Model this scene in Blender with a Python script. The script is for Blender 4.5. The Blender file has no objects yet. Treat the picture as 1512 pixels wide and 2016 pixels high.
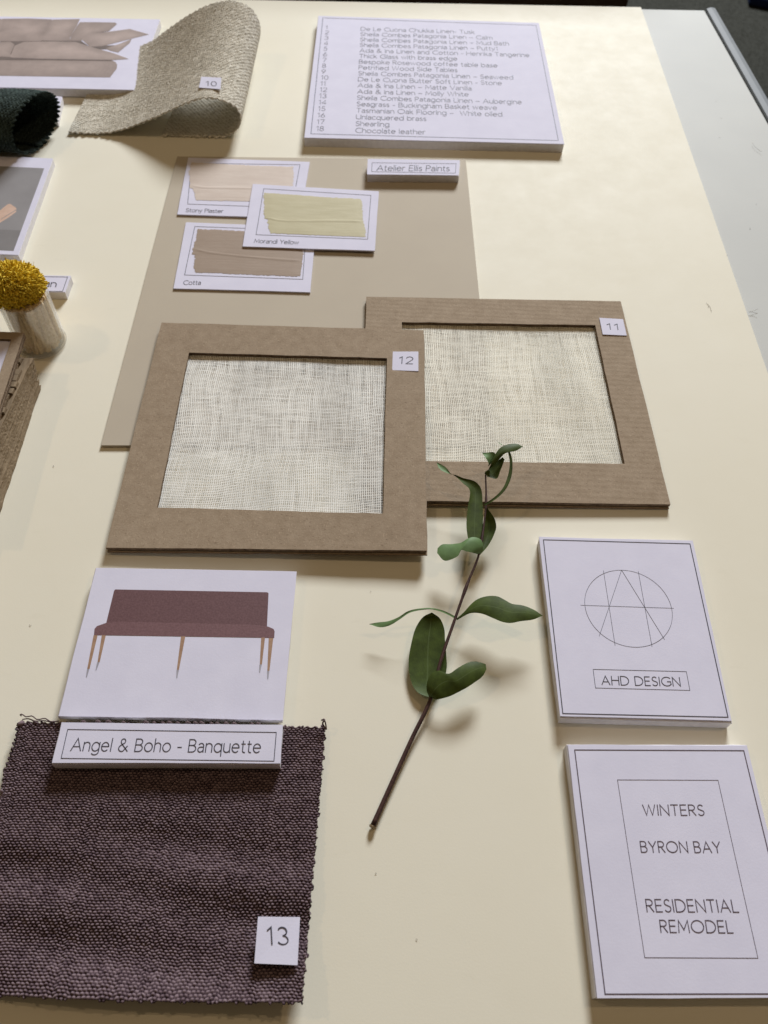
import bpy, math, random
import numpy as np
from mathutils import Matrix, Vector

SC = bpy.context.scene
random.seed(7)
RNG = np.random.default_rng(11)

# ------------------------------------------------------------------ camera
FPX, PITCH, ROLL, CAMH = 1640.0, 0.608417, 0.0393885, 0.45      # measured on the photograph (1512 x 2016)
cp_, sp_, cr_, sr_ = math.cos(PITCH), math.sin(PITCH), math.cos(ROLL), math.sin(ROLL)
_r, _u, _b = np.array([1, 0, 0.]), np.array([0, cp_, sp_]), np.array([0, -sp_, cp_])
CM = np.stack([cr_*_r + sr_*_u, -sr_*_r + cr_*_u, _b], 1)
CAMP = np.array([0, 0, CAMH])
cam_d = bpy.data.cameras.new('camera')
cam = bpy.data.objects.new('camera', cam_d)
SC.collection.objects.link(cam)
m4 = Matrix.Identity(4)
for i in range(3):
    for j in range(3):
        m4[i][j] = CM[i, j]
m4.translation = Vector(CAMP)
cam.matrix_world = m4
cam_d.sensor_fit = 'VERTICAL'
cam_d.sensor_height = 36.0
cam_d.sensor_width = 27.0
cam_d.lens = FPX/2016*36
cam_d.clip_start = .01
cam_d.clip_end = 50
cam_d.dof.use_dof = True
cam_d.dof.focus_distance = .50
cam_d.dof.aperture_fstop = 14.0
SC.camera = cam

# ------------------------------------------------------------------ light
W = bpy.data.worlds.new('World')
SC.world = W
W.use_nodes = True
W.node_tree.nodes['Background'].inputs[0].default_value = (1.0, .74, .45, 1)
W.node_tree.nodes['Background'].inputs[1].default_value = .10

def look(loc, target):
    d = Vector(target) - Vector(loc)
    return d.to_track_quat('-Z', 'Y').to_euler()

def lamp(name, typ, loc, target, power, color, **kw):
    l = bpy.data.lights.new(name, typ)
    o = bpy.data.objects.new(name, l)
    SC.collection.objects.link(o)
    o.location = loc
    o.rotation_euler = look(loc, target)
    l.energy = power
    l.color = color
    for k, v in kw.items():
        setattr(l, k, v)
    return o

lamp('window_light', 'AREA', (1.05, 5.5, 2.70), (0, .3, 0), 500, (.92, .96, 1.0), shape='RECTANGLE', size=1.6, size_y=1.25)
lamp('ceiling_spot', 'SPOT', (1.25, .75, 1.95), (.1, .3, 0), 16, (1, .71, .42), spot_size=1.3, spot_blend=.6, shadow_soft_size=.022)
lamp('ceiling_spot', 'SPOT', (-1.35, .55, 1.9), (0, .3, 0), 13, (1, .71, .42), spot_size=1.3, spot_blend=.6, shadow_soft_size=.022)

SC.view_settings.view_transform = 'Standard'
SC.view_settings.look = 'None'
SC.view_settings.exposure = 0
SC.view_settings.gamma = 1
SC.view_settings.use_curve_mapping = False

# ------------------------------------------------------------------ geometry helpers
def at(px, py, z=0.0):
    """point of the scene at height z seen at this spot of the photograph"""
    d = CM @ np.array([(px-756)/FPX, -(py-1008)/FPX, -1.0])
    return CAMP + d*((z-CAMH)/d[2])

def on_plane(px, py, g0, g1):
    """point on the upright plane over the ground line g0-g1"""
    n = np.array([-(g1-g0)[1], (g1-g0)[0], 0])
    d = CM @ np.array([(px-756)/FPX, -(py-1008)/FPX, -1.0])
    return CAMP + d*(np.dot(g0-CAMP, n)/np.dot(d, n))

class Z:                                   # converts coordinates of an enlarged crop to the photograph
    def __init__(s, ox, oy, k): s.o = (ox, oy, k)
    def __call__(s, *pts): return [(s.o[0]+x/s.o[2], s.o[1]+y/s.o[2]) for x, y in pts]

def obj(name, verts, faces, mat, parent=None, smooth=False, midx=None):
    me = bpy.data.meshes.new(name)
    me.from_pydata([tuple(map(float, v)) for v in verts], [], [tuple(f) for f in faces])
    for m in (mat if isinstance(mat, (list, tuple)) else [mat]):
        me.materials.append(m)
    if midx is not None:
        me.polygons.foreach_set('material_index', midx)
    if smooth:
        me.polygons.foreach_set('use_smooth', [True]*len(me.polygons))
    me.update()
    o = bpy.data.objects.new(name, me)
    SC.collection.objects.link(o)
    if parent is not None:
        o.parent = parent
        o.matrix_parent_inverse = Matrix.Translation(-parent.location)
    return o

def grid_obj(name, P, mat, parent=None, uv=None, thick=0):
    """P: (nv, nu, 3) array"""
    nv, nu = P.shape[:2]
    me = bpy.data.meshes.new(name)
    me.vertices.add(nv*nu)
    me.vertices.foreach_set('co', P.reshape(-1).astype(np.float32))
    idx = np.arange(nv*nu).reshape(nv, nu)
    q = np.stack([idx[:-1, :-1], idx[:-1, 1:], idx[1:, 1:], idx[1:, :-1]], -1).reshape(-1, 4)
    n = len(q)
    me.loops.add(n*4)
    me.loops.foreach_set('vertex_index', q.reshape(-1).astype(np.int32))
    me.polygons.add(n)
    me.polygons.foreach_set('loop_start', (np.arange(n)*4).astype(np.int32))
    me.polygons.foreach_set('loop_total', np.full(n, 4, np.int32))
    me.update(calc_edges=True)
    me.validate()
    me.polygons.foreach_set('use_smooth', [True]*n)
    if uv is not None:
        l = me.uv_layers.new(name='UVMap')
        l.data.foreach_set('uv', uv.reshape(-1, 2)[q.reshape(-1)].reshape(-1).astype(np.float32))
    me.materials.append(mat)
    o = bpy.data.objects.new(name, me)
    SC.collection.objects.link(o)
    if thick:
        s = o.modifiers.new('thickness', 'SOLIDIFY')
        s.thickness = thick
        s.offset = -1
    if parent is not None:
        o.parent = parent
        o.matrix_parent_inverse = Matrix.Translation(-parent.location)
    return o

def thing(name, label, cat, loc=(0, 0, 0), group=None):
    o = bpy.data.objects.new(name, None)
    SC.collection.objects.link(o)
    o.empty_display_size = .02
    o.location = [float(c) for c in loc]
    tag(o, label, cat, group)
    return o

def tag(o, label=None, cat=None, group=None, kind=None):
    if label: o['label'] = label
    if cat: o['category'] = cat
    if group: o['group'] = group
    if kind: o['kind'] = kind
    return o

def slab(name, top, thick, mat, parent=None, cham=.0003, smooth=False, cut=0):
    """prism under a polygon of 3-D points (counter-clockwise or not), chamfered top rim"""
    top = [np.array(p, float) for p in top]
    if cut:
        r_ = np.random.default_rng(int(abs(top[0][0]*1e5))+7)
        fine = []
        for i, p in enumerate(top):
            q = top[(i+1) % len(top)]
            e = q-p; nrm = np.array([-e[1], e[0], 0])/np.linalg.norm(e)
            ks = np.linspace(0, 1, 15)[:-1]
            w = np.cumsum(r_.normal(0, 1, 15)); w = (w-np.linspace(w[0], w[-1], 15))*cut
            fine += [p+e*k+nrm*w[j] for j, k in enumerate(ks)]
        top = fine
    c = sum(top)/len(top)
    def ins(p, d):
        v = c-p; v[2] = 0
        return p + v/np.linalg.norm(v[:2])*d
    n = len(top)
    rings = [[ins(p, cham*1.4) for p in top], [p-[0, 0, cham] for p in top],
             [p-[0, 0, thick-cham*.6] for p in top], [ins(p, cham)-[0, 0, thick] for p in top]]
    a = sum(top[i][0]*top[(i+1) % n][1]-top[(i+1) % n][0]*top[i][1] for i in range(n))
    V = [v for r in rings for v in r]
    F = [list(range(n)), list(range(4*n-1, 3*n-1, -1))]
    for k in range(3):
        for i in range(n):
            j = (i+1) % n
            F.append([k*n+i, (k+1)*n+i, (k+1)*n+j, k*n+j])
    if a < 0:
        F = [f[::-1] for f in F]
    return obj(name, V, F, mat, parent, smooth)

def catmull(pts, n):
    P = np.array(pts, float)
    d = np.r_[0, np.cumsum(np.linalg.norm(np.diff(P, axis=0), axis=1)**.5+1e-9)]
    d /= d[-1]
    M = np.empty_like(P)
    M[1:-1] = ((P[2:]-P[1:-1])/(d[2:]-d[1:-1])[:, None]*(d[1:-1]-d[:-2])[:, None]
               + (P[1:-1]-P[:-2])/(d[1:-1]-d[:-2])[:, None]*(d[2:]-d[1:-1])[:, None])/(d[2:]-d[:-2])[:, None]
    M[0] = (P[1]-P[0])/(d[1]-d[0]); M[-1] = (P[-1]-P[-2])/(d[-1]-d[-2])
    t = np.linspace(0, 1, n)
    # arc-length-like resampling
    fine = np.linspace(0, 1, 600)
    def ev(t):
        k = np.clip(np.searchsorted(d, t, 'right')-1, 0, len(d)-2)
        h = d[k+1]-d[k]; s = (t-d[k])/h
        s_ = s[:, None]; h_ = h[:, None]
        return ((2*s_**3-3*s_**2+1)*P[k]+(s_**3-2*s_**2+s_)*h_*M[k]+(-2*s_**3+3*s_**2)*P[k+1]+(s_**3-s_**2)*h_*M[k+1])
    Q = ev(fine)
    L = np.r_[0, np.cumsum(np.linalg.norm(np.diff(Q, axis=0), axis=1))]
    return ev(np.interp(t*L[-1], L, fine))

def tube_data(path, rad, seg=8, V=None, F=None, cap=True):
    V = [] if V is None else V
    F = [] if F is None else F
    path = np.array(path, float)
    n = len(path)
    rad = np.broadcast_to(rad, n)
    T = np.gradient(path, axis=0)
    T /= np.linalg.norm(T, axis=1)[:, None]+1e-12
    up = np.array([0, 0, 1.]) if abs(T[0][2]) < .9 else np.array([1., 0, 0])
    base = len(V)
    for i in range(n):
        a = np.cross(T[i], up); a /= np.linalg.norm(a)+1e-12
        b = np.cross(a, T[i]); up = b
        for k in range(seg):
            w = 2*math.pi*k/seg
            V.append(path[i]+rad[i]*(math.cos(w)*a+math.sin(w)*b))
    for i in range(n-1):
        for k in range(seg):
            k2 = (k+1) % seg
            F.append([base+i*seg+k, base+i*seg+k2, base+(i+1)*seg+k2, base+(i+1)*seg+k])
    if cap:
        F.append([base+k for k in range(seg)][::-1])
        F.append([base+(n-1)*seg+k for k in range(seg)])
    return V, F

# ------------------------------------------------------------------ material helpers
class NT:
    def __init__(s, name):
        s.m = bpy.data.materials.new(name)
        s.m.use_nodes = True
        s.t = s.m.node_tree
        s.t.nodes.clear()
        s.out = s.n('ShaderNodeOutputMaterial')
    def n(s, typ, **kw):
        x = s.t.nodes.new(typ)
        for k, v in kw.items():
            setattr(x, k, v)
        return x
    def set(s, node, **kw):
        for k, v in kw.items():
            inp = node.inputs[k.replace('_', ' ')]
            if isinstance(v, bpy.types.NodeSocket): s.t.links.new(v, inp)
            else: inp.default_value = v
        return node
    def math(s, op, a, b=0.0, c=0.0):
        x = s.n('ShaderNodeMath', operation=op)
        for i, v in enumerate((a, b, c)):
            if isinstance(v, bpy.types.NodeSocket): s.t.links.new(v, x.inputs[i])
            else: x.inputs[i].default_value = v
        return x.outputs[0]
    def coord(s, kind='Object'):
        return s.n('ShaderNodeTexCoord').outputs[kind]
    def scale(s, vec, sc):
        x = s.n('ShaderNodeMapping')
        s.t.links.new(vec, x.inputs[0]); x.inputs['Scale'].default_value = sc
        return x.outputs[0]
    def noise(s, vec, scale, detail=3, rough=.55):
        x = s.n('ShaderNodeTexNoise')
        s.t.links.new(vec, x.inputs['Vector'])
        x.inputs['Scale'].default_value = scale; x.inputs['Detail'].default_value = detail; x.inputs['Roughness'].default_value = rough
        return x.outputs['Fac']
    def ramp(s, f, stops):
        x = s.n('ShaderNodeValToRGB')
        s.t.links.new(f, x.inputs[0])
        e = x.color_ramp.elements
        while len(e) < len(stops): e.new(.5)
        for q, (p, c) in zip(e, stops):
            q.position = p; q.color = (*c, 1) if len(c) == 3 else c
        return x.outputs[0]
    def mix(s, f, a, b, blend='MIX'):
        x = s.n('ShaderNodeMix', data_type='RGBA', blend_type=blend)
        for i, v in ((0, f), (6, a), (7, b)):
            if isinstance(v, bpy.types.NodeSocket): s.t.links.new(v, x.inputs[i])
            else: x.inputs[i].default_value = (*v, 1) if isinstance(v, tuple) and len(v) == 3 else v
        return x.outputs[2]
    def bump(s, h, strength, dist):
        x = s.n('ShaderNodeBump')
        s.t.links.new(h, x.inputs['Height'])
        x.inputs['Strength'].default_value = strength; x.inputs['Distance'].default_value = dist
        return x.outputs[0]
    def bsdf(s, color, rough=.6, spec=.3, normal=None, **kw):
        b = s.n('ShaderNodeBsdfPrincipled')
        s.set(b, Base_Color=color if isinstance(color, bpy.types.NodeSocket) else (*color, 1), Roughness=rough, Specular_IOR_Level=spec, **kw)
        if normal is not None: s.t.links.new(normal, b.inputs['Normal'])
        s.t.links.new(b.outputs[0], s.out.inputs[0])
        return b

def mottled(name, c1, c2, scale, rough=.6, spec=.3, bump=.0, bscale=400, bdist=.0004, detail=4, lo=.3, hi=.7, fib=None):
    m = NT(name)
    co = m.coord()
    col = m.ramp(m.noise(co, scale, detail), [(lo, c1), (hi, c2)])
    if fib:                                          # small specks and fibres
        f = m.noise(m.scale(co, fib[1]), fib[0], 2, .5)
        col = m.mix(m.ramp(f, [(.64, (0, 0, 0)), (.72, (1, 1, 1))]), col, fib[2])
        g = m.noise(m.scale(co, (fib[1][1], fib[1][0], 1)), fib[0]*.8, 2, .5)
        col = m.mix(m.ramp(g, [(.66, (0, 0, 0)), (.74, (1, 1, 1))]), col, fib[3])
    nrm = m.bump(m.noise(co, bscale, 5, .6), bump, bdist) if bump else None
    m.bsdf(col, rough, spec, nrm)
    return m.m

PAPER = mottled('white_paper', (.69, .68, .82), (.73, .72, .86), 60, .8, .08, .25, 900, .0002)
FOAM = mottled('foam_core_edge', (.66, .64, .66), (.74, .72, .74), 300, .75, .2, .3, 1500, .0003)
INK = mottled('grey_ink', (.055, .052, .068), (.09, .085, .108), 500, .6, .2)
INKSOFT = mottled('pale_grey_ink', (.14, .14, .19), (.18, .18, .24), 500, .6, .2)
INKLIST = mottled('worn_grey_ink', (.10, .10, .13), (.15, .15, .19), 500, .6, .2)
INKTAUPE = mottled('taupe_ink', (.09, .07, .09), (.13, .10, .13), 500, .6, .2)
def board_mat():
    m = NT('cream_mount_board')
    co = m.coord()
    col = m.ramp(m.noise(co, 5, 6, .65), [(.3, (.785, .745, .62)), (.7, (.815, .78, .665))])
    scuff = m.ramp(m.noise(m.scale(co, (1, 2.6, 1)), 26, 7, .75), [(.60, (0, 0, 0)), (.82, (.35, .35, .35))])
    col = m.mix(scuff, col, (.66, .62, .49))
    n1 = m.noise(co, 900, 4, .6)
    n2 = m.noise(co, 16, 3, .5)
    h = m.math('ADD', m.math('MULTIPLY', n1, .25), m.math('MULTIPLY', n2, 1.2))
    b = m.bsdf(col, .5, .07, m.bump(h, .3, .0004))
    r = m.ramp(m.noise(co, 38, 5, .7), [(.3, (.52, .52, .52)), (.7, (.62, .62, .62))])
    m.t.links.new(r, b.inputs['Roughness'])
    return m.m
CREAM = board_mat()
WHITELAM = mottled('white_table_laminate', (.54, .55, .535), (.58, .59, .57), 9, .6, .1, .05, 300, .0004)
BEIGE = mottled('beige_painted_board', (.49, .43, .345), (.51, .45, .36), 20, .7, .12, .12, 500, .0003)
DARKEDGE = mottled('dark_board_edge', (.10, .08, .06), (.15, .12, .09), 200)

def kraft(name, c1, c2, flute):
    m = NT(name)
    co = m.coord()
    base = m.ramp(m.noise(co, 130, 6, .7), [(.3, c1), (.7, c2)])
    f = m.noise(m.scale(co, (1, .35, 1)), 1500, 2, .5)
    col = m.mix(m.ramp(f, [(.60, (0, 0, 0)), (.72, (.55, .55, .55))]), base, (.50, .39, .28))
    g = m.noise(m.scale(co, (.4, 1, 1)), 1300, 2, .5)
    col = m.mix(m.ramp(g, [(.62, (0, 0, 0)), (.72, (.5, .5, .5))]), col, (.12, .08, .05))
    wv = m.n('ShaderNodeTexWave', wave_type='BANDS', bands_direction='Y')
    m.t.links.new(co, wv.inputs['Vector'])
    m.set(wv, Scale=70.0, Distortion=1.2, Detail=1.0)
    h = m.math('ADD', m.math('MULTIPLY', wv.outputs['Fac'], flute), m.math('MULTIPLY', m.noise(co, 700, 4, .6), .5))
    m.bsdf(col, .8, .15, m.bump(h, .5, .0006))
    return m.m
KRAFT = kraft('kraft_cardboard', (.285, .215, .148), (.365, .285, .205), .03)
KRAFT2 = kraft('ribbed_kraft_cardboard', (.29, .22, .152), (.37, .29, .21), .16)
KRAFTEDGE = mottled('cardboard_cut_edge', (.10, .068, .045), (.24, .17, .115), 350, .9, .1, .5, 900, .001)

def linen_mat(name, thread, pitch):
    m = NT(name)
    uv = m.coord('UV')
    sep = m.n('ShaderNodeSeparateXYZ')
    wob = m.noise(m.scale(uv, (.022, .022, 1)), 1.0, 1, .5)
    m.t.links.new(uv, sep.inputs[0])
    wb = m.math('MULTIPLY', m.math('SUBTRACT', wob, .5), 7.0)
    u = m.math('ADD', sep.outputs[0], wb)
    v = m.math('ADD', sep.outputs[1], m.math('MULTIPLY', m.math('SUBTRACT', m.noise(m.scale(uv, (.026, .018, 1)), 1.0, 1, .5), .5), 7.0))
    def rnd(x, seed, stretch):
        c = m.n('ShaderNodeCombineXYZ')
        fl = m.math('FLOOR', x)
        m.t.links.new(fl, c.inputs[0])
        m.t.links.new(stretch, c.inputs[1]); c.inputs[2].default_value = seed
        return c.outputs[0]
    # thread thickness differs from thread to thread and along its length (slubs)
    su = m.noise(rnd(u, 3.0, m.math('MULTIPLY', v, .025)), 1.7, 1)
    sv = m.noise(rnd(v, 9.0, m.math('MULTIPLY', u, .04)), 1.7, 1)
    hu = m.math('ADD', -.07, m.math('MULTIPLY', su, .62))
    hv = m.math('ADD', -.05, m.math('MULTIPLY', sv, .55))
    du = m.math('ABSOLUTE', m.math('SUBTRACT', m.math('FRACT', u), .5))
    dv = m.math('ABSOLUTE', m.math('SUBTRACT', m.math('FRACT', v), .5))
    inu = m.math('LESS_THAN', du, hu)
    inv = m.math('LESS_THAN', dv, hv)
    fill = m.math('MAXIMUM', inu, inv)
    par = m.math('MODULO', m.math('ADD', m.math('FLOOR', u), m.math('FLOOR', v)), 2.0)
    par = m.math('ABSOLUTE', par)
    ridge_u = m.math('MULTIPLY', m.math('SUBTRACT', 1.0, m.math('DIVIDE', du, .5)), m.math('ADD', .55, m.math('MULTIPLY', par, .45)))
    ridge_v = m.math('MULTIPLY', m.math('SUBTRACT', 1.0, m.math('DIVIDE', dv, .5)), m.math('SUBTRACT', 1.0, m.math('MULTIPLY', par, .45)))
    h = m.math('MAXIMUM', ridge_u, ridge_v)
    tone = m.noise(m.scale(uv, (.03, .008, 1)), 1.0, 4)
    c = m.mix(m.ramp(tone, [(.35, (0, 0, 0)), (.65, (1, 1, 1))]), tuple(x*.77 for x in thread), thread)
    b = m.n('ShaderNodeBsdfPrincipled')
    m.set(b, Base_Color=c, Roughness=.75, Specular_IOR_Level=.25)
    m.t.links.new(m.bump(h, .4, .0004), b.inputs['Normal'])
    tr = m.n('ShaderNodeBsdfTransparent')
    mx = m.n('ShaderNodeMixShader')
    m.t.links.new(fill, mx.inputs[0]); m.t.links.new(tr.outputs[0], mx.inputs[1]); m.t.links.new(b.outputs[0], mx.inputs[2])
    m.t.links.new(mx.outputs[0], m.out.inputs[0])
    return m.m
LINEN12 = linen_mat('white_open_weave_linen', (.93, .92, .87), 1)
LINEN11 = linen_mat('vanilla_open_weave_linen', (.93, .90, .79), 1)

def cloth_mat(name, dark, mid, light, fuzz=.3, shift=.5, gap_shade=.4):
    m = NT(name)
    uv = m.coord('UV')
    sep = m.n('ShaderNodeSeparateXYZ'); m.t.links.new(uv, sep.inputs[0])
    c = m.n('ShaderNodeCombineXYZ')
    m.t.links.new(m.math('FLOOR', sep.outputs[0]), c.inputs[0]); m.t.links.new(m.math('FLOOR', sep.outputs[1]), c.inputs[1])
    wn = m.n('ShaderNodeTexWhiteNoise'); m.t.links.new(c.outputs[0], wn.inputs['Vector'])
    big = m.noise(m.scale(uv, (.10, .10, 1)), 1.0, 5, .65)
    row = m.math('FLOOR', sep.outputs[1])
    U = m.math('ADD', m.math('MULTIPLY', sep.outputs[0], .5), m.math('MULTIPLY', row, shift))
    bu = m.math('SINE', m.math('MULTIPLY', m.math('FRACT', U), math.pi))
    bv = m.math('SINE', m.math('MULTIPLY', m.math('FRACT', sep.outputs[1]), math.pi))
    bump_ = m.math('POWER', m.math('MULTIPLY', bu, bv), .6)
    cc_ = m.n('ShaderNodeCombineXYZ')
    m.t.links.new(m.math('FLOOR', U), cc_.inputs[0]); m.t.links.new(row, cc_.inputs[1])
    m.t.links.new(cc_.outputs[0], wn.inputs['Vector'])
    f = m.math('ADD', m.math('MULTIPLY', wn.outputs['Value'], .26), m.math('ADD', m.math('MULTIPLY', big, .26), m.math('MULTIPLY', bump_, gap_shade)))  # shade in the gaps between floats is painted into the colour
    col = m.ramp(f, [(.26, dark), (.56, mid), (.90, light)])
    b = m.bsdf(col, .95, .08, m.bump(m.noise(uv, 5.0, 2, .6), .15, .0003))
    b.inputs['Sheen Weight'].default_value = fuzz
    b.inputs['Sheen Roughness'].default_value = .5
    return m.m
AUBERGINE = cloth_mat('aubergine_linen', (.022, .012, .017), (.104, .069, .081), (.24, .18, .198), .06, .5, .62)
FRAY = mottled('aubergine_yarn', (.10, .068, .072), (.20, .15, .155), 900, .95, .05)
STONE = cloth_mat('stone_linen', (.50, .465, .39), (.78, .74, .645), (.93, .90, .83), .05, .36, .42)
SEAWEED = cloth_mat('seaweed_linen', (.012, .019, .017), (.040, .060, .055), (.09, .125, .115), .05)

def two_sided_leaf(name, top, under):
    m = NT(name)
    co = m.coord()
    n = m.noise(co, 160, 5, .65)
    t = m.mix(m.ramp(n, [(.35, (0, 0, 0)), (.7, (1, 1, 1))]), tuple(x*.75 for x in top), tuple(min(1, x*1.35) for x in top))
    u = m.mix(m.ramp(n, [(.35, (0, 0, 0)), (.7, (1, 1, 1))]), tuple(x*.85 for x in under), tuple(min(1, x*1.15) for x in under))
    uv = m.coord('UV')
    sep = m.n('ShaderNodeSeparateXYZ'); m.t.links.new(uv, sep.inputs[0])
    mid = m.math('LESS_THAN', m.math('ABSOLUTE', m.math('SUBTRACT', sep.outputs[0], .5)), .018)
    t = m.mix(m.math('MULTIPLY', mid, .55), t, (.10, .14, .05))
    geo = m.n('ShaderNodeNewGeometry')
    col = m.mix(geo.outputs['Backfacing'], t, u)
    wv = m.n('ShaderNodeTexWave', wave_type='BANDS', bands_direction='DIAGONAL')
    m.t.links.new(uv, wv.inputs[0]); m.set(wv, Scale=9.0, Distortion=2.0)
    b = m.bsdf(col, .55, .18, m.bump(m.math('ADD', m.math('MULTIPLY', wv.outputs['Fac'], .10), n), .2, .0005))
    return m.m
LEAF = two_sided_leaf('eucalyptus_leaf', (.052, .078, .013), (.135, .225, .09))
STEM = mottled('purple_brown_stem', (.035, .014, .014), (.075, .035, .028), 300, .5, .3, .4, 600, .0004)
STEMCUT = mottled('cut_stem_wood', (.25, .18, .10), (.34, .26, .16), 600, .8)
PINKPRINT = [mottled('printed_sofa_tone', tuple(c*k*.86 for c in (.40, .325, .30)), tuple(c*k*1.08 for c in (.40, .325, .30)), 55, .5, .3) for k in (1.0, .93, .82, 1.07, .5, .86, .90, .94, .98, 1.02, 1.06, 1.10, 1.14, 1.17, 1.20)]
AUBPRINT = mottled('printed_aubergine', (.12, .06, .066), (.17, .09, .098), 900, .55, .3, .15, 900)
AUBPRINT2 = mottled('printed_aubergine_seat', (.155, .08, .088), (.21, .115, .125), 900, .55, .3, .15, 900)
LEGPRINT = mottled('printed_oak', (.32, .19, .12), (.42, .27, .18), 300, .55, .3)
SHADEPRINT = mottled('printed_grey_streak', (.34, .33, .38), (.42, .41, .47), 300, .55, .3)
GREYPRINT = mottled('printed_grey_wall', (.27, .26, .27), (.31, .30, .31), 40, .45, .35)
GREYPRINT2 = mottled('printed_grey_floor', (.22, .21, .215), (.25, .24, .245), 60, .45, .35)
PEACHPRINT = mottled('printed_peach', (.58, .40, .31), (.68, .49, .40), 200, .5, .3)
def paint_mat(name, a, b):
    m = NT(name)
    co = m.coord()
    st = m.noise(m.scale(co, (8, 300, 1)), 4.0, 4, .6)
    col = m.ramp(m.noise(m.scale(co, (14, 60, 1)), 3.0, 4), [(.3, a), (.7, b)])
    m.bsdf(col, .62, .2, m.bump(st, .4, .0004))
    return m.m
STONYP = paint_mat('stony_plaster_paint', (.60, .505, .44), (.66, .57, .505))
MORANDIP = paint_mat('morandi_yellow_paint', (.49, .445, .285), (.55, .505, .34))
COTTAP = paint_mat('cotta_paint', (.325, .247, .19), (.36, .28, .22))
MUSTARD = mottled('mustard_yarn', (.60, .40, .018), (.84, .64, .08), 260, .8, .2, 0, detail=3)
YARNCORE = mottled('beige_yarn_bundle', (.60, .42, .22), (.88, .70, .44), 500, .85, .1, .6, 400, .001)
def clear_plastic():
    m = NT('clear_plastic')
    fr = m.n('ShaderNodeFresnel'); fr.inputs[0].default_value = 1.45
    tr = m.n('ShaderNodeBsdfTransparent'); tr.inputs[0].default_value = (.985, .985, .98, 1)
    gl = m.n('ShaderNodeBsdfGlossy'); gl.inputs['Roughness'].default_value = .12
    mx = m.n('ShaderNodeMixShader')
    m.t.links.new(m.math('MULTIPLY', fr.outputs[0], .35), mx.inputs[0]); m.t.links.new(tr.outputs[0], mx.inputs[1]); m.t.links.new(gl.outputs[0], mx.inputs[2])
    df = m.n('ShaderNodeBsdfTranslucent'); df.inputs[0].default_value = (.9, .9, .9, 1)
    lw = m.n('ShaderNodeLayerWeight'); lw.inputs[0].default_value = .12
    m2 = m.n('ShaderNodeMixShader')
    m.t.links.new(m.math('MULTIPLY', lw.outputs['Facing'], .45), m2.inputs[0]); m.t.links.new(mx.outputs[0], m2.inputs[1]); m.t.links.new(df.outputs[0], m2.inputs[2])
    m.t.links.new(m2.outputs[0], m.out.inputs[0])
    return m.m
PLASTIC = clear_plastic()
def wood(name, c1, c2, sc, rough=.6, rot=(60, 60, 6)):
    m = NT(name)
    co = m.coord()
    g = m.noise(m.scale(co, sc), 5.0, 6, .7)
    col = m.ramp(g, [(.3, c1), (.7, c2)])
    m.bsdf(col, rough, .25, m.bump(g, .7, .0006))
    return m.m
OAKROUGH = wood('rough_sawn_oak', (.16, .115, .07), (.36, .27, .175), (60, 10, 260), .85)
DARKWOOD = wood('dark_stained_wood', (.035, .022, .015), (.075, .05, .035), (3, 60, 60), .5)
CARPET = mottled('charcoal_carpet', (.020, .020, .016), (.05, .05, .043), 160, .95, .05, .8, 300, .004)
NAVY = mottled('navy_fabric', (.012, .022, .075), (.022, .036, .11), 200, .9, .1, .5, 300, .002)
EDGETRIM = mottled('pale_grey_edging', (.21, .23, .25), (.25, .27, .29), 30, .55, .1)
LINT = mottled('grey_lint', (.07, .05, .04), (.22, .17, .12), 50, .9)

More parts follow.
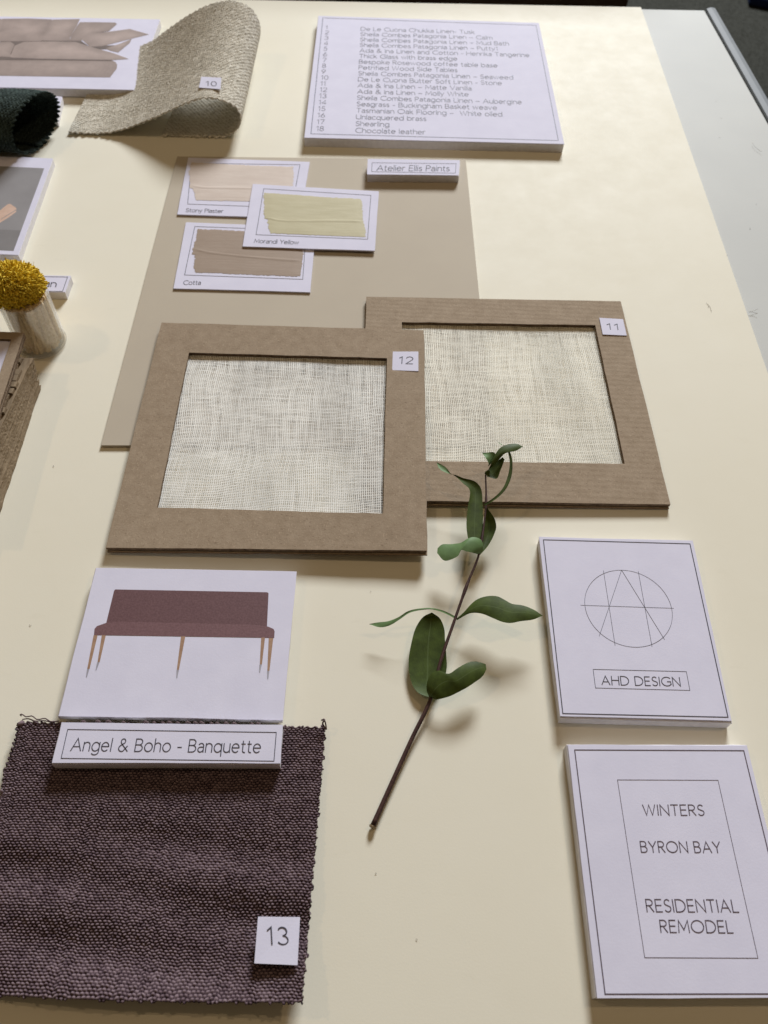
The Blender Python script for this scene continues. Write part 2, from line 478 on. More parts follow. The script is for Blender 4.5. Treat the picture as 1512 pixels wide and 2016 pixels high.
# ------------------------------------------------------------------ single-line lettering
def A(cx, cy, rx, ry, a0, a1, n=None):
    n = n or max(4, int(abs(a1-a0)/14))
    return [(cx+rx*math.cos(math.radians(a0+(a1-a0)*i/n)), cy+ry*math.sin(math.radians(a0+(a1-a0)*i/n))) for i in range(n+1)]
X = .70
def bowl(cx, r=.29): return A(cx, X/2, r, X/2, 0, 360, 24)
G = {
 'A': (.78, [[(0, 0), (.39, 1), (.78, 0)], [(.14, .34), (.64, .34)]]),
 'B': (.56, [[(0, 0), (0, 1), (.28, 1)]+A(.28, .765, .23, .235, 90, -90)+[(0, .53)], [(.28, .53)]+A(.29, .265, .27, .265, 90, -90)+[(0, 0)]]),
 'C': (.80, [A(.5, .5, .5, .5, 48, 312, 22)]),
 'D': (.76, [[(0, 0), (0, 1), (.26, 1)]+A(.26, .5, .5, .5, 90, -90, 16)+[(0, 0)]]),
 'E': (.50, [[(.5, 0), (0, 0), (0, 1), (.49, 1)], [(0, .52), (.45, .52)]]),
 'F': (.48, [[(0, 0), (0, 1), (.48, 1)], [(0, .5), (.43, .5)]]),
 'G': (.88, [A(.5, .5, .5, .5, 46, 330, 24)+[(.88, .18), (.88, .48), (.55, .48)]]),
 'H': (.68, [[(0, 0), (0, 1)], [(.68, 0), (.68, 1)], [(0, .53), (.68, .53)]]),
 'I': (.02, [[(.01, 0), (.01, 1)]]),
 'L': (.46, [[(0, 1), (0, 0), (.46, 0)]]),
 'M': (.86, [[(0, 0), (.06, 1), (.43, .22), (.80, 1), (.86, 0)]]),
 'N': (.70, [[(0, 0), (0, 1), (.70, 0), (.70, 1)]]),
 'O': (1.0, [A(.5, .5, .5, .5, 0, 360, 30)]),
 'P': (.52, [[(0, 0), (0, 1), (.27, 1)]+A(.27, .74, .25, .26, 90, -90)+[(0, .48)]]),
 'R': (.55, [[(0, 0), (0, 1), (.26, 1)]+A(.26, .75, .25, .25, 90, -90)+[(0, .5)], [(.22, .5), (.55, 0)]]),
 'S': (.50, [A(.25, .75, .22, .25, 35, 210)+[(.12, .57), (.36, .46)]+A(.25, .26, .25, .26, 35, -150)]),
 'T': (.60, [[(0, 1), (.60, 1)], [(.30, 1), (.30, 0)]]),
 'U': (.66, [[(0, 1), (0, .33)]+A(.33, .33, .33, .33, 180, 360)+[(.66, 1)]]),
 'V': (.72, [[(0, 1), (.36, 0), (.72, 1)]]),
 'W': (1.04, [[(0, 1), (.27, 0), (.52, 1), (.77, 0), (1.04, 1)]]),
 'Y': (.66, [[(0, 1), (.33, .46), (.66, 1)], [(.33, .46), (.33, 0)]]),
 'a': (.44, [[(.05, .60)]+A(.23, .48, .20, .22, 120, 0)+[(.43, 0)], [(.43, .40), (.24, .40)]+A(.2, .2, .2, .2, 90, 270)+[(.30, .03), (.43, .16)]]),
 'b': (.58, [[(0, 1.04), (0, 0)], bowl(.29)]),
 'c': (.46, [A(.29, X/2, .29, X/2, 52, 308, 16)]),
 'd': (.58, [[(.58, 1.04), (.58, 0)], bowl(.29)]),
 'e': (.56, [[(.01, .37), (.56, .37)]+A(.28, X/2, .28, X/2, 0, 315, 18)]),
 'f': (.32, [[(.12, 0), (.12, .82)]+A(.30, .84, .18, .2, 180, 95), [(0, .66), (.30, .66)]]),
 'g': (.58, [bowl(.29), [(.58, X), (.58, -.05)]+A(.30, -.05, .28, .25, 0, -145)]),
 'h': (.48, [[(0, 0), (0, 1.04)], [(0, .42)]+A(.24, .45, .24, .25, 180, 0)+[(.48, 0)]]),
 'i': (.03, [[(.015, 0), (.015, X)], [(.015, .92), (.015, .98)]]),
 'k': (.44, [[(0, 0), (0, 1.04)], [(.40, X), (0, .33)], [(.12, .44), (.44, 0)]]),
 'l': (.03, [[(.015, 0), (.015, 1.04)]]),
 'm': (.80, [[(0, 0), (0, X)], [(0, .45)]+A(.2, .47, .2, .23, 180, 0)+[(.4, 0)], [(.4, .45)]+A(.6, .47, .2, .23, 180, 0)+[(.8, 0)]]),
 'n': (.48, [[(0, 0), (0, X)], [(0, .42)]+A(.24, .45, .24, .25, 180, 0)+[(.48, 0)]]),
 'o': (.60, [bowl(.30, .30)]),
 'p': (.58, [[(0, X), (0, -.3)], bowl(.29)]),
 'q': (.58, [[(.58, X), (.58, -.3)], bowl(.29)]),
 'r': (.28, [[(0, 0), (0, X)], [(0, .42)]+A(.24, .44, .24, .25, 180, 80)]),
 's': (.36, [A(.18, .525, .16, .165, 35, 215)+[(.08, .40), (.26, .33)]+A(.18, .17, .18, .17, 40, -150)]),
 't': (.30, [[(.11, .92), (.11, .16)]+A(.25, .16, .14, .16, 180, 290), [(0, X-.02), (.29, X-.02)]]),
 'u': (.48, [[(0, X), (0, .25)]+A(.24, .25, .24, .25, 180, 360), [(.48, X), (.48, 0)]]),
 'v': (.50, [[(0, X), (.25, 0), (.50, X)]]),
 'w': (.76, [[(0, X), (.20, 0), (.38, X), (.56, 0), (.76, X)]]),
 'y': (.50, [[(0, X), (.25, .02)], [(.50, X), (.25, .02), (.14, -.26), (.02, -.28)]]),
 '0': (.56, [A(.28, .5, .28, .5, 0, 360, 26)]),
 '1': (.22, [[(0, .80), (.20, 1), (.20, 0)]]),
 '2': (.52, [A(.26, .73, .25, .27, 165, -35)+[(0, 0), (.52, 0)]]),
 '3': (.50, [A(.24, .76, .22, .24, 150, -90)+A(.24, .26, .26, .26, 90, -150)]),
 '4': (.58, [[(.42, 0), (.42, 1), (0, .27), (.58, .27)]]),
 '5': (.50, [[(.44, 1), (.12, 1), (.06, .55)]+A(.23, .31, .27, .31, 125, -145)]),
 '6': (.52, [[(.36, 1), (.06, .46)]+A(.26, .3, .26, .3, 150, 510, 22)]),
 '7': (.52, [[(0, 1), (.52, 1), (.18, 0)]]),
 '8': (.50, [A(.25, .76, .21, .24, 0, 360, 20), A(.25, .26, .25, .26, 0, 360, 20)]),
 '9': (.52, [[(.16, 0), (.46, .54)]+A(.26, .7, .26, .3, -30, 330, 22)]),
 '&': (.74, [[(.74, 0), (.16, .66)]+A(.30, .80, .17, .2, 215, -40)+[(.12, .45)]+A(.27, .24, .25, .25, 125, 300)+[(.68, .42)]]),
 '-': (.30, [[(0, .36), (.30, .36)]]), '–': (.52, [[(0, .36), (.52, .36)]]),
 ' ': (.22, []),
}
class Inkset:                                   # collects flat printed strokes into one mesh
    def __init__(s): s.V, s.F, s.M, s.k = [], [], [], 0
    def stroke(s, pts, half, closed=False, mi=0):
        P = [np.array(p, float) for p in pts]
        Q = [P[0]]
        for p in P[1:]:
            if np.linalg.norm(p-Q[-1]) > 1e-6: Q.append(p)
        if closed and np.linalg.norm(Q[0]-Q[-1]) < 1e-6: Q.pop()
        n = len(Q)
        if n < 2: return
        s.k += 1
        dz = np.array([0, 0, (s.k % 40)*1.2e-6])
        base = len(s.V)
        for i in range(n):
            a = Q[i-1] if (i > 0 or closed) else None
            b = Q[(i+1) % n] if (i < n-1 or closed) else None
            d1 = None if a is None else (Q[i]-a)/np.linalg.norm(Q[i]-a)
            d2 = None if b is None else (b-Q[i])/np.linalg.norm(b-Q[i])
            d1 = d2 if d1 is None else d1
            d2 = d1 if d2 is None else d2
            n1, n2 = np.array([-d1[1], d1[0], 0]), np.array([-d2[1], d2[0], 0])
            nn = n1+n2
            L = np.linalg.norm(nn)
            nn = n1 if L < .3 else nn/L
            k = half/max(.45, float(np.dot(nn, n1)))
            e = np.zeros(3)
            if not closed and i == 0: e = -d1*half*.6
            if not closed and i == n-1: e = d1*half*.6
            s.V += [Q[i]+nn*k+dz+e, Q[i]-nn*k+dz+e]
        for i in range(n if closed else n-1):
            j = (i+1) % n
            s.F.append([base+2*i, base+2*i+1, base+2*j+1, base+2*j]); s.M.append(mi)
    def poly(s, pts, mi=0):
        s.k += 1
        base = len(s.V)
        s.V += [np.array(p, float)+[0, 0, s.k*1.5e-6] for p in pts]
        a = sum(pts[i][0]*pts[(i+1) % len(pts)][1]-pts[(i+1) % len(pts)][0]*pts[i][1] for i in range(len(pts)))
        f = list(range(base, base+len(pts)))
        s.F.append(f if a > 0 else f[::-1]); s.M.append(mi)
    def write(s, txt, o, ex, ey, half, track=.17, word=None):
        """ex: world vector of one unit of width, ey: of the cap height"""
        x = 0
        for ch in txt:
            w, st = G[ch]
            for pl in st:
                s.stroke([o+ex*(x+a)+ey*b for a, b in pl], half)
            x += w+track
        return x-track
    def fit(s, txt, p0, p1, top, half, track=.17):
        tot = sum(G[c][0]+track for c in txt)-track
        return s.write(txt, p0, (p1-p0)/tot, top-p0, half, track)
    def build(s, name, mat, parent):
        return obj(name, s.V, s.F, mat, parent, midx=s.M)

EPS = .00012
def quad(pts, z): return [at(x, y, z) for x, y in pts]
def mid(pts): return sum(np.array(p) for p in pts)/len(pts)

def card(name, label, cat, px, ztop, thick, group=None, jit=.0004):
    """foam-board card: white paper sheet on a thick board"""
    q = quad(px, ztop)
    c = mid(q)
    t = thing(name, label, cat, (c[0], c[1], ztop-thick), group)
    slab('paper_face', q, .0007, PAPER, t, .0001, cut=.00006)
    sh = np.array([RNG.uniform(-jit, jit), RNG.uniform(-jit, jit)*.5-.0002, 0])
    slab('foam_board', [p+sh-[0, 0, .00075] for p in q], thick-.00075, FOAM, t, .0003, cut=.00009)
    return t

# ------------------------------------------------------------------ setting
R0, R1 = at(1392, 19), at(1497, 205)                      # right edge of the table
dirR = (R1-R0)/np.linalg.norm(R1-R0)
Rf = R0-dirR*0 + dirR*1.9
S0, S1 = at(1262, 14), at(1500, 700)
dS = (S1-S0)/np.linalg.norm(S1-S0)
bk = (S0-at(560, 1)); bk /= np.linalg.norm(bk)
T = -.0012
R0 = S0 + bk*np.linalg.norm(R0-S0)
tb = [R0-bk*2.2, R0, R0+dirR*1.9, R0+dirR*1.9-bk*2.2]
tb = [p+[0, 0, T] for p in tb]
tag(slab('tabletop', tb, .035, WHITELAM, None, .003), kind='structure')
side = np.array([-dirR[1], dirR[0], 0.]); side = side if side[0] > 0 else -side
V, F = [], []
prof = [(0.0012, .000), (.006, .0015), (.011, .0005), (.0145, -.004), (.0155, -.012), (.0145, -.030), (.010, -.036), (.0012, -.036)]
for p in (R0-dirR*.002, R0+dirR*1.9):
    for a, z in prof:
        V.append(p+side*a+[0, 0, T+z])
n = len(prof)
for i in range(n):
    j = (i+1) % n
    F.append([i, j, n+j, n+i])
F += [list(range(n))[::-1], list(range(n, 2*n))]
tag(obj('table_edging', V, F, EDGETRIM), kind='structure')
sh = [S0-bk*2.0, S0, S0+dS*1.75, S0+dS*1.75-bk*2.0]
tag(slab('backing_sheet', sh, .0011, CREAM, None, .0002), 'large cream mount board sheet covering the white table, under all the samples', 'mount board')
fl = -.74
tag(obj('floor', [(-4, -3, fl), (5, -3, fl), (5, 6, fl), (-4, 6, fl)], [[0, 1, 2, 3]], CARPET), kind='structure')
wl = [R0-bk*2.2+np.array([0, .25, .135]), R0+np.array([-.03, .25, .135])]  # panel's height above the table is added to shade its far end
wl = [wl[0], wl[1], wl[1]+[0, .022, 0], wl[0]+[0, .022, 0]]
tag(slab('wooden_shade_panel', wl, .86, DARKWOOD, None, .002), 'dark brown wooden panel behind the far edge of the table, its height added to shade the back', 'panel')
g = at(1480, -10, fl+.03)
tag(slab('floor_mat', [g, g+[1.3, -.5, 0], g+[1.6, .6, 0], g+[.15, .9, 0]], .03, NAVY, None, .006),
    'dark blue mat on the dark floor beyond the table edge', 'mat')

# ------------------------------------------------------------------ numbered list card
z5, z2 = Z(590, 30, 2.8), .009
t = card('list_card', 'white printed card with eighteen numbered lines, at the back of the board', 'card',
         [(626.8, 31), (1061, 45), (1111, 283.6), (599, 271)], z2, .009)
zz = z2+EPS
ink = Inkset()
ink.stroke(quad(z5((128, 14), (1303, 55), (1426, 690), (62, 653)), zz), .00035, True)
ink.build('printed_border', INKSOFT, t)
rows = ["De Le Cuona Chukka Linen- Tusk", "Sheila Combes Patagonia Linen – Calm", "Sheila Combes Patagonia Linen – Mud Bath",
        "Sheila Combes Patagonia Linen – Putty1", "Ada & Ina Linen and Cotton - Henrika Tangerine", "Thick Glass with brass edge",
        "Bespoke Rosewood coffee table base", "Petrified Wood Side Tables", "Sheila Combes Patagonia Linen – Seaweed",
        "De Le Cuona Butter Soft Linen - Stone", "Ada & Ina Linen – Matte Vanilla", "Ada & Ina Linen – Molly White",
        "Sheila Combes Patagonia Linen – Aubergine", "Seagrass - Buckingham Basket weave", "Tasmanian Oak Flooring –  White oiled",
        "Unlacquered brass", "Shearling", "Chocolate leather"]
a0, a1 = quad(z5((337, 84), (308, 646)), zz)
b0, b1 = quad(z5((143, 75), (92, 636)), zz)
l0, l1 = quad(z5((330, 200), (1264, 226)), zz)
tot = sum(G[c][0]+.17 for c in rows[4])-.17
ex = (l1-l0)/tot
ey = (a0-a1)/17*.66
ink = Inkset()
for i, s_ in enumerate(rows):
    ink.write(s_, a0+(a1-a0)*i/17, ex, ey, .00029)
    ink.write(str(i+1), b0+(b1-b0)*i/17, ex*1.05, ey, .00027, .22)
ink.build('lettering', INKLIST, t)

# ------------------------------------------------------------------ design studio card and project card
za = Z(1030, 1030, 3.137)
zt = .0085
t = card('logo_card', 'white card with a circled line monogram and AHD DESIGN in a box', 'card',
         [(1061, 1056.5), (1364, 1064), (1440.6, 1419.5), (1102.7, 1410)], zt, .0085, jit=.0012)
zz = zt+EPS
ink = Inkset()
slab('paper_ply', [p+[.0006, -.0007, -.0016] for p in quad([(1061, 1056.5), (1364, 1064), (1440.6, 1419.5), (1102.7, 1410)], zt)], .0005, PAPER, t, .0001, cut=.00008)
ink.stroke(quad(za((125, 102), (1030, 127), (1265, 1198), (245, 1175)), zz), .00027, True)
ink.build('printed_border', INK, t)
ink = Inkset()
top, bot = quad(za((608, 289), (690, 766)), zz)
cc = (top+bot)/2+np.array([.0002, 0, 0])
rad = (np.linalg.norm(top-bot)/2+np.linalg.norm(np.subtract(*quad(za((376, 500), (914, 545)), zz)))/2)/2
ink.stroke([cc+rad*np.array([math.cos(w), math.sin(w), 0]) for w in np.linspace(0, 2*math.pi, 72, endpoint=False)], .00011, True)
for a, b in (((496, 292), (568, 755)), ((711, 297), (796, 762)), ((608, 289), (470, 697)), ((608, 289), (873, 718)), ((355, 506), (930, 525))):
    ink.stroke(quad(za(a, b), zz), .00011)
ink.build('printed_monogram', INK, t)
ink = Inkset()
ink.stroke(quad(za((432, 902), (1008, 916), (1030, 1032), (447, 1017)), zz), .00013, True)
ink.build('printed_box', INK, t)
ink = Inkset()
ink.fit('AHD DESIGN', *quad(za((487, 997), (972, 1006), (482, 943)), zz), .00024, .20)
ink.build('lettering', INK, t)

zw = Z(1080, 1440, 3.5)
c0, c1, c3 = quad([(1117.7, 1466.3), (1470.6, 1467), (1175.7, 1965.7)], zt)
q = [c0, c1, c1+c3-c0+[0.0004, 0, 0], c3]
c = mid(q)
t = thing('project_card', 'white card reading WINTERS BYRON BAY RESIDENTIAL REMODEL, nearest the camera', 'card', (c[0], c[1], 0))
slab('paper_face', q, .0007, PAPER, t, .0001, cut=.00006)
slab('foam_board', [p+[-.0006, .0004, -.00075] for p in q], zt-.00075, FOAM, t, .0003, cut=.00009)
o0, o1, o3 = quad(zw((180, 127), (1345, 132), (390, 1810)), zz)
ink = Inkset()
ink.stroke([o0, o1, o1+o3-o0, o3], .00027, True)
ink.build('printed_border', INKTAUPE, t)
ink = Inkset()
ink.stroke(quad(zw((475, 333), (1168, 336), (1443, 1562), (663, 1558)), zz), .00013, True)
ink.build('printed_box', INKTAUPE, t)
for s_, p in (('WINTERS', ((655, 577), (1074, 578), (647, 505))), ('BYRON BAY', ((640, 832), (1190, 835), (630, 757))),
              ('RESIDENTIAL', ((680, 1242), (1312, 1245), (668, 1157))), ('REMODEL', ((775, 1384), (1273, 1388), (765, 1300)))):
    ink = Inkset()
    ink.fit(s_, *quad(zw(*p), zz), .00025, .21)
    ink.build('lettering', INKTAUPE, t)

# ------------------------------------------------------------------ banquette card + label
zb = Z(0, 1090, 2.16)
zt = .0085
t = card('bench_card', 'white card printed with an aubergine upholstered bench on tapered legs', 'card',
         [(189, 1117.8), (584, 1125), (557, 1418), (114.8, 1410)], zt, .0045, jit=.0008)
zz = zt+EPS
ink = Inkset()
ink.poly(quad(zb((490, 152), (1136, 164), (1142, 168), (1135, 318), (450, 302), (485, 158)), zz), 0)
ink.poly(quad(zb((400, 346), (402, 320), (412, 308), (455, 293), (510, 289), (780, 295), (1080, 302), (1140, 310), (1163, 320), (1168, 330), (1166, 358)), zz), 1)
for L in ([(398, 347), (415, 347), (381, 490), (371, 490)], [(433, 347), (450, 347), (424, 461), (415, 461)], [(770, 352), (788, 352), (761, 494), (752, 494)],
          [(1111, 357), (1127, 357), (1114, 471), (1105, 471)], [(1143, 359), (1162, 359), (1146, 498), (1137, 498)]):
    ink.poly(quad(zb(*L), zz), 2)
for x, y, dx in ((375, 491, -7), (418, 462, -10), (756, 495, -4), (1108, 472, -4), (1141, 499, -2)):
    ink.poly(quad(zb((x-5, y), (x+5, y), (x+2+dx, y+34), (x-2+dx, y+34)), zz), 3)
ink.build('printed_bench', [AUBPRINT, AUBPRINT2, LEGPRINT, SHADEPRINT], t)

zt = .0125
t = card('name_label', 'long white label reading Angel & Boho - Banquette, lying on aubergine cloth', 'label',
         [(121, 1422), (557, 1426.6), (552, 1503), (102, 1502)], zt, .0085)
zz = zt+EPS
ink = Inkset()
ink.stroke(quad(zb((288, 747), (1175, 760), (1165, 882), (260, 870)), zz), .0002, True)
ink.build('printed_border', INK, t)
ink = Inkset()
ink.fit('Angel & Boho - Banquette', *quad(zb((300, 838), (1106, 846), (312, 785)), zz), .00027, .18)
ink.build('lettering', INK, t)

# ------------------------------------------------------------------ beige board with paint cards
zp = Z(190, 290, 1.99)
bz = .0022
b0, b1, b3 = quad([(349, 307.6), (917, 314), (198.5, 877)], bz)
q = [b0, b1, b3+(b1-b0)*1.0+[0.004, 0, 0], b3]
tag(slab('painted_board', q, .0021, BEIGE, None, .0002), 'large plain beige painted board under the paint cards and cardboard frames', 'board')

def smear(name, pxc, z, mat, parent, ridge, h=.00042, seed=1):
    r = np.random.default_rng(seed)
    c = np.array(quad(pxc, z))
    nu, nv = 90, 60
    u, v = np.meshgrid(np.linspace(0, 1, nu), np.linspace(0, 1, nv))
    def jag(n, k, amp):
        x = np.cumsum(r.normal(0, 1, n)); x -= np.linspace(x[0], x[-1], n); x /= np.abs(x).max()+1e-9
        return amp*(.6*x + .4*r.uniform(-1, 1, n))
    l, rr = jag(nv, 3, .020), jag(nv, 3, .018)
    tp, bt = jag(nu, 3, .02), jag(nu, 3, .02)
    # brush-load: rounded ends and a step where the second stroke starts
    l = l + np.where(np.linspace(0, 1, nv) > ridge, .035, 0) - .02*np.sin(np.linspace(0, 1, nv)*math.pi)
    ue = u + l[:, None]*(1-u)**6 + rr[:, None]*u**6
    ve = v + tp[None, :]*(1-v)**6 + bt[None, :]*v**6
    P = (c[0]*((1-ue)*(1-ve))[..., None]+c[1]*(ue*(1-ve))[..., None]+c[2]*(ue*ve)[..., None]+c[3]*((1-ue)*ve)[..., None])
    streak = np.interp(v*1.0, np.linspace(0, 1, 60), r.normal(0, 1, 60))
    edge = np.minimum(1, np.minimum(np.minimum(u, 1-u)*14, np.minimum(v, 1-v)*10))
    rl = ridge + .05*np.sin(u*3+seed) - .10*np.exp(-u*12)
    hz = h*(.35+(.02*streak) + .65*np.exp(-((v-rl)/.018)**2) + .3*np.exp(-((v-.03)/.02)**2))*edge
    P[..., 2] += hz + 2e-5
    return grid_obj(name, P, mat, parent)

def paint_card(label, px, ztop, border, txt, tpx, sm, mat, ridge, seed):
    q = quad(px, ztop)
    c = mid(q)
    t = thing('paint_card', label, 'paint card', (c[0], c[1], ztop-.0012), 'paint sample cards')
    slab('card_sheet', q, .0012, PAPER, t, .0001, cut=.00006)
    ink = Inkset()
    ink.stroke(quad(border, ztop+EPS), .00022, True)
    ink.build('printed_border', INK, t)
    ink = Inkset()
    ink.fit(txt, *quad(tpx, ztop+EPS), .00023, .16)
    ink.build('lettering', INK, t)
    smear('paint_swatch', sm, ztop+.00015, mat, t, ridge, seed=seed)
    return t
paint_card('pale pink paint card marked Stony Plaster, partly under the yellow one', [(370.5, 310), (609.7, 318.6), (589.5, 430), (348.7, 422)], .0036,
           zp((372, 62), (797, 68), (765, 237), (357, 222)), 'Stony Plaster', zp((350, 253), (495, 257), (352.5, 239)),
           zp((372, 60), (772, 76), (766, 218), (374, 206)), STONYP, .70, 3)
paint_card('brown paint card marked Cotta, lowest of the three', [(366, 437.3), (622, 448), (610.7, 575.5), (341.3, 568)], .0036,
           zp((385, 310), (822, 326), (808, 517), (345, 500)), 'Cotta', zp((340, 538), (407, 538), (343, 522)),
           zp((398, 320), (810, 335), (800, 505), (372, 490)), COTTAP, .60, 5)
paint_card('soft yellow paint card marked Morandi Yellow, overlapping the other two', [(497.6, 361.9), (745.9, 376.5), (737.9, 493.6), (477.5, 485)], .0052,
           zp((655, 162), (1075, 188), (1062, 360), (625, 342)), 'Morandi Yellow', zp((617, 374), (790, 380), (621, 359)),
           zp((660, 178), (1036, 203), (1054, 350), (668, 336)), MORANDIP, .66, 8)

zt = bz+.0075
t = card('name_label', 'small white label reading Atelier Ellis Paints, standing on the beige board', 'label',
         zp((1062, 45), (1423, 50), (1418, 110), (1060, 106)), zt, .0075)
ink = Inkset()
ink.stroke(quad(zp((1080, 60), (1409, 64), (1406, 101), (1078, 95)), zt+EPS), .0002, True)
ink.build('printed_border', INK, t)
ink = Inkset()
ink.fit('Atelier Ellis Paints', *quad(zp((1098, 91), (1382, 93), (1101, 70)), zt+EPS), .00032, .17)
ink.build('lettering', INK, t)

# ------------------------------------------------------------------ cardboard frames with linen
def ring(name, out, inn, zo, thick, mat, parent, wob=0):
    """flat frame; out / inn: four xy corners each with its z"""
    def dens(Q, n, w):
        R_ = []
        for i in range(4):
            a, b = Q[i], Q[(i+1) % 4]
            for k in range(n):
                p = a+(b-a)*k/n
                if k: p = p+np.array([RNG.normal(0, w), RNG.normal(0, w), 0])
                R_.append(p)
        return R_
    N = 14
    o, i_ = dens(out, N, wob), dens(inn, N, wob*1.2)
    n = len(o)
    dn = np.array([0, 0, -thick])
    V = o+i_+[p+dn for p in o]+[p+dn for p in i_]
    F, M = [], []
    for k in range(n):
        j = (k+1) % n
        F.append([k, n+k, n+j, j]); M.append(0)
        F.append([2*n+k, 2*n+j, 3*n+j, 3*n+k]); M.append(0)
        F.append([k, j, 2*n+j, 2*n+k]); M.append(1)
        F.append([n+k, 3*n+k, 3*n+j, n+j]); M.append(1)
    return obj(name, V, F, [mat, KRAFTEDGE], parent, midx=M)

def lift(pxs, zs): return [at(x, y, z) for (x, y), z in zip(pxs, zs)]
def bilin(q, u, v): return (q[0]*((1-u)*(1-v))[..., None]+q[1]*(u*(1-v))[..., None]+q[2]*(u*v)[..., None]+q[3]*((1-u)*v)[..., None])
def numtag(px, zs, txt, tpx, parent, half=.00032, thick=.0004, track=.3):
    q = lift(px, zs)
    o = slab('number_tag', q, thick, PAPER, parent, .00005)
    zt = max(zs)+EPS
    ink = Inkset()
    c = mid(q)
    n = np.cross(q[1]-q[0], q[3]-q[0]); n /= n[2]
    def drop(p):                                # onto the tag's own plane, along the view line
        P = np.array(at(*p, c[2]))
        d = P-CAMP
        s = np.dot(c+[0, 0, EPS]-CAMP, n)/np.dot(d, n)
        return CAMP+d*s
    ink.fit(txt, *[drop(p) for p in tpx], half, track)
    ink.build('numerals', INK, o)
    return o

def frame(label, opx, ipx, zs, mat, linen, group, pitch, tagpx, tagz, txt, tpx, back_shift, seed):
    o = lift(opx, zs)
    i_ = lift(ipx, zs)
    c = mid(o)
    t = thing('cardboard_frame', label, 'frame', (c[0], c[1], min(zs)-.004), group)
    th = .0024
    ring('front_sheet', o, i_, zs, th, mat, t, .00012)
    bs = np.array([*back_shift, -.0030])
    ring('back_sheet', [p+bs for p in o], [p+bs*[.5, .5, 1] for p in i_], zs, .0011, mat, t, .00015)
    k = .06
    u, v = np.meshgrid(np.linspace(-k, 1+k, 90), np.linspace(-k, 1+k, 80))
    P = bilin(i_, u, v)
    r = np.random.default_rng(seed)
    wz = np.zeros_like(u)
    for _ in range(9):
        fx, fy, ph = r.uniform(-9, 9), r.uniform(-9, 9), r.uniform(0, 6.28)
        wz += np.sin(u*fx+v*fy+ph)
    ed = np.clip(np.minimum(np.minimum(u, 1-u), np.minimum(v, 1-v))*12, 0, 1)
    P[..., 2] += -.0027 + np.clip(wz*.00022*ed, -.0002, .0014)
    w, h = np.linalg.norm(i_[1]-i_[0]), np.linalg.norm(i_[3]-i_[0])
    uv = np.stack([u*w/pitch+500, v*h/pitch+500], -1)
    grid_obj('linen', P, linen, t, uv)
    numtag(tagpx, tagz, txt, tpx, t)
    return t
z3 = Z(1100, 0, 2.881)
f11 = [(721, 584), (1222, 593), (1320, 993)]
c0, c1, c2 = [at(x, y, z) for (x, y), z in zip(f11, (.0065, .0048, .0045))]
e3 = c0+(c2-c1)+np.array([-.002, 0, .0012])
i0, i1, i2 = at(791, 634, .0063), at(1172, 640, .005), at(1230, 913, .0047)
i3 = i0+(i2-i1)+np.array([-.001, .0, .0009])
_at = at
def px_of(p):
    q = (np.array(p)-CAMP) @ CM
    return (756+FPX*q[0]/-q[2], 1008-FPX*q[1]/-q[2])
frame('square cardboard frame with vanilla linen tagged 11, farther right of the two frames', f11+[px_of(e3)], [(791, 634), (1172, 640), (1230, 913), px_of(i3)],
      (.0065, .0048, .0045, .0062), KRAFT2, LINEN11, 'cardboard frames with linen', .00132,
      z3((230, 1802), (365, 1810), (386, 1903), (250, 1897)), (.0056, .0054, .0053, .0055), '11', z3((277, 1867), (338, 1870), (272, 1835)), (-.0002, -.0012), 4)
frame('square cardboard frame with white linen tagged 12, on top of the other frame', [(318, 635), (834, 650), (840, 1084), (208, 1078)], [(372, 694), (762, 705), (754, 1011), (309, 999)],
      (.0072, .0108, .0100, .0060), KRAFT, LINEN12, 'cardboard frames with linen', .00128,
      zp((1161, 800), (1261, 800), (1261, 877), (1158, 873)), (.0109, .0113, .0111, .0107), '12', zp((1186, 847), (1239, 848), (1188, 820)), (.0006, -.0012), 9)

# ------------------------------------------------------------------ cloth samples
def weave(P, cu, cv, amp, seed, shift=.5):
    nv, nu = P.shape[:2]
    u = np.linspace(0, cu, nu)[None, :]; v = np.linspace(0, cv, nv)[:, None]
    r = np.random.default_rng(seed)
    jit = np.interp(np.arange(nu), np.linspace(0, nu, 90), r.normal(0, .2, 90))[None, :]
    jit2 = np.interp(np.arange(nv), np.linspace(0, nv, 90), r.normal(0, .2, 90))[:, None]
    u = u+jit2; v = v+jit
    u100, v100 = u+100, v+100
    U = u100*.5+np.floor(v100)*shift
    fu, fv = np.sin(math.pi*(U % 1)), np.sin(math.pi*(v100 % 1))
    h = (fu*fv)**.6
    tab = r.uniform(.62, 1.2, (257, 263))
    h = h*tab[np.floor(U).astype(int) % 257, np.floor(v100).astype(int) % 263]
    h *= .95+.1*r.random((nv, nu))
    du = np.gradient(P, axis=1); dv = np.gradient(P, axis=0)
    n = np.cross(du, dv); n /= np.linalg.norm(n, axis=-1)[..., None]+1e-12
    return P+n*(amp*h)[..., None], np.stack(np.broadcast_arrays(u+100, v+100), -1)

def pink(t, n, amp):           # zig-zag edge
    return amp*np.abs((t*n) % 1-.5)*2

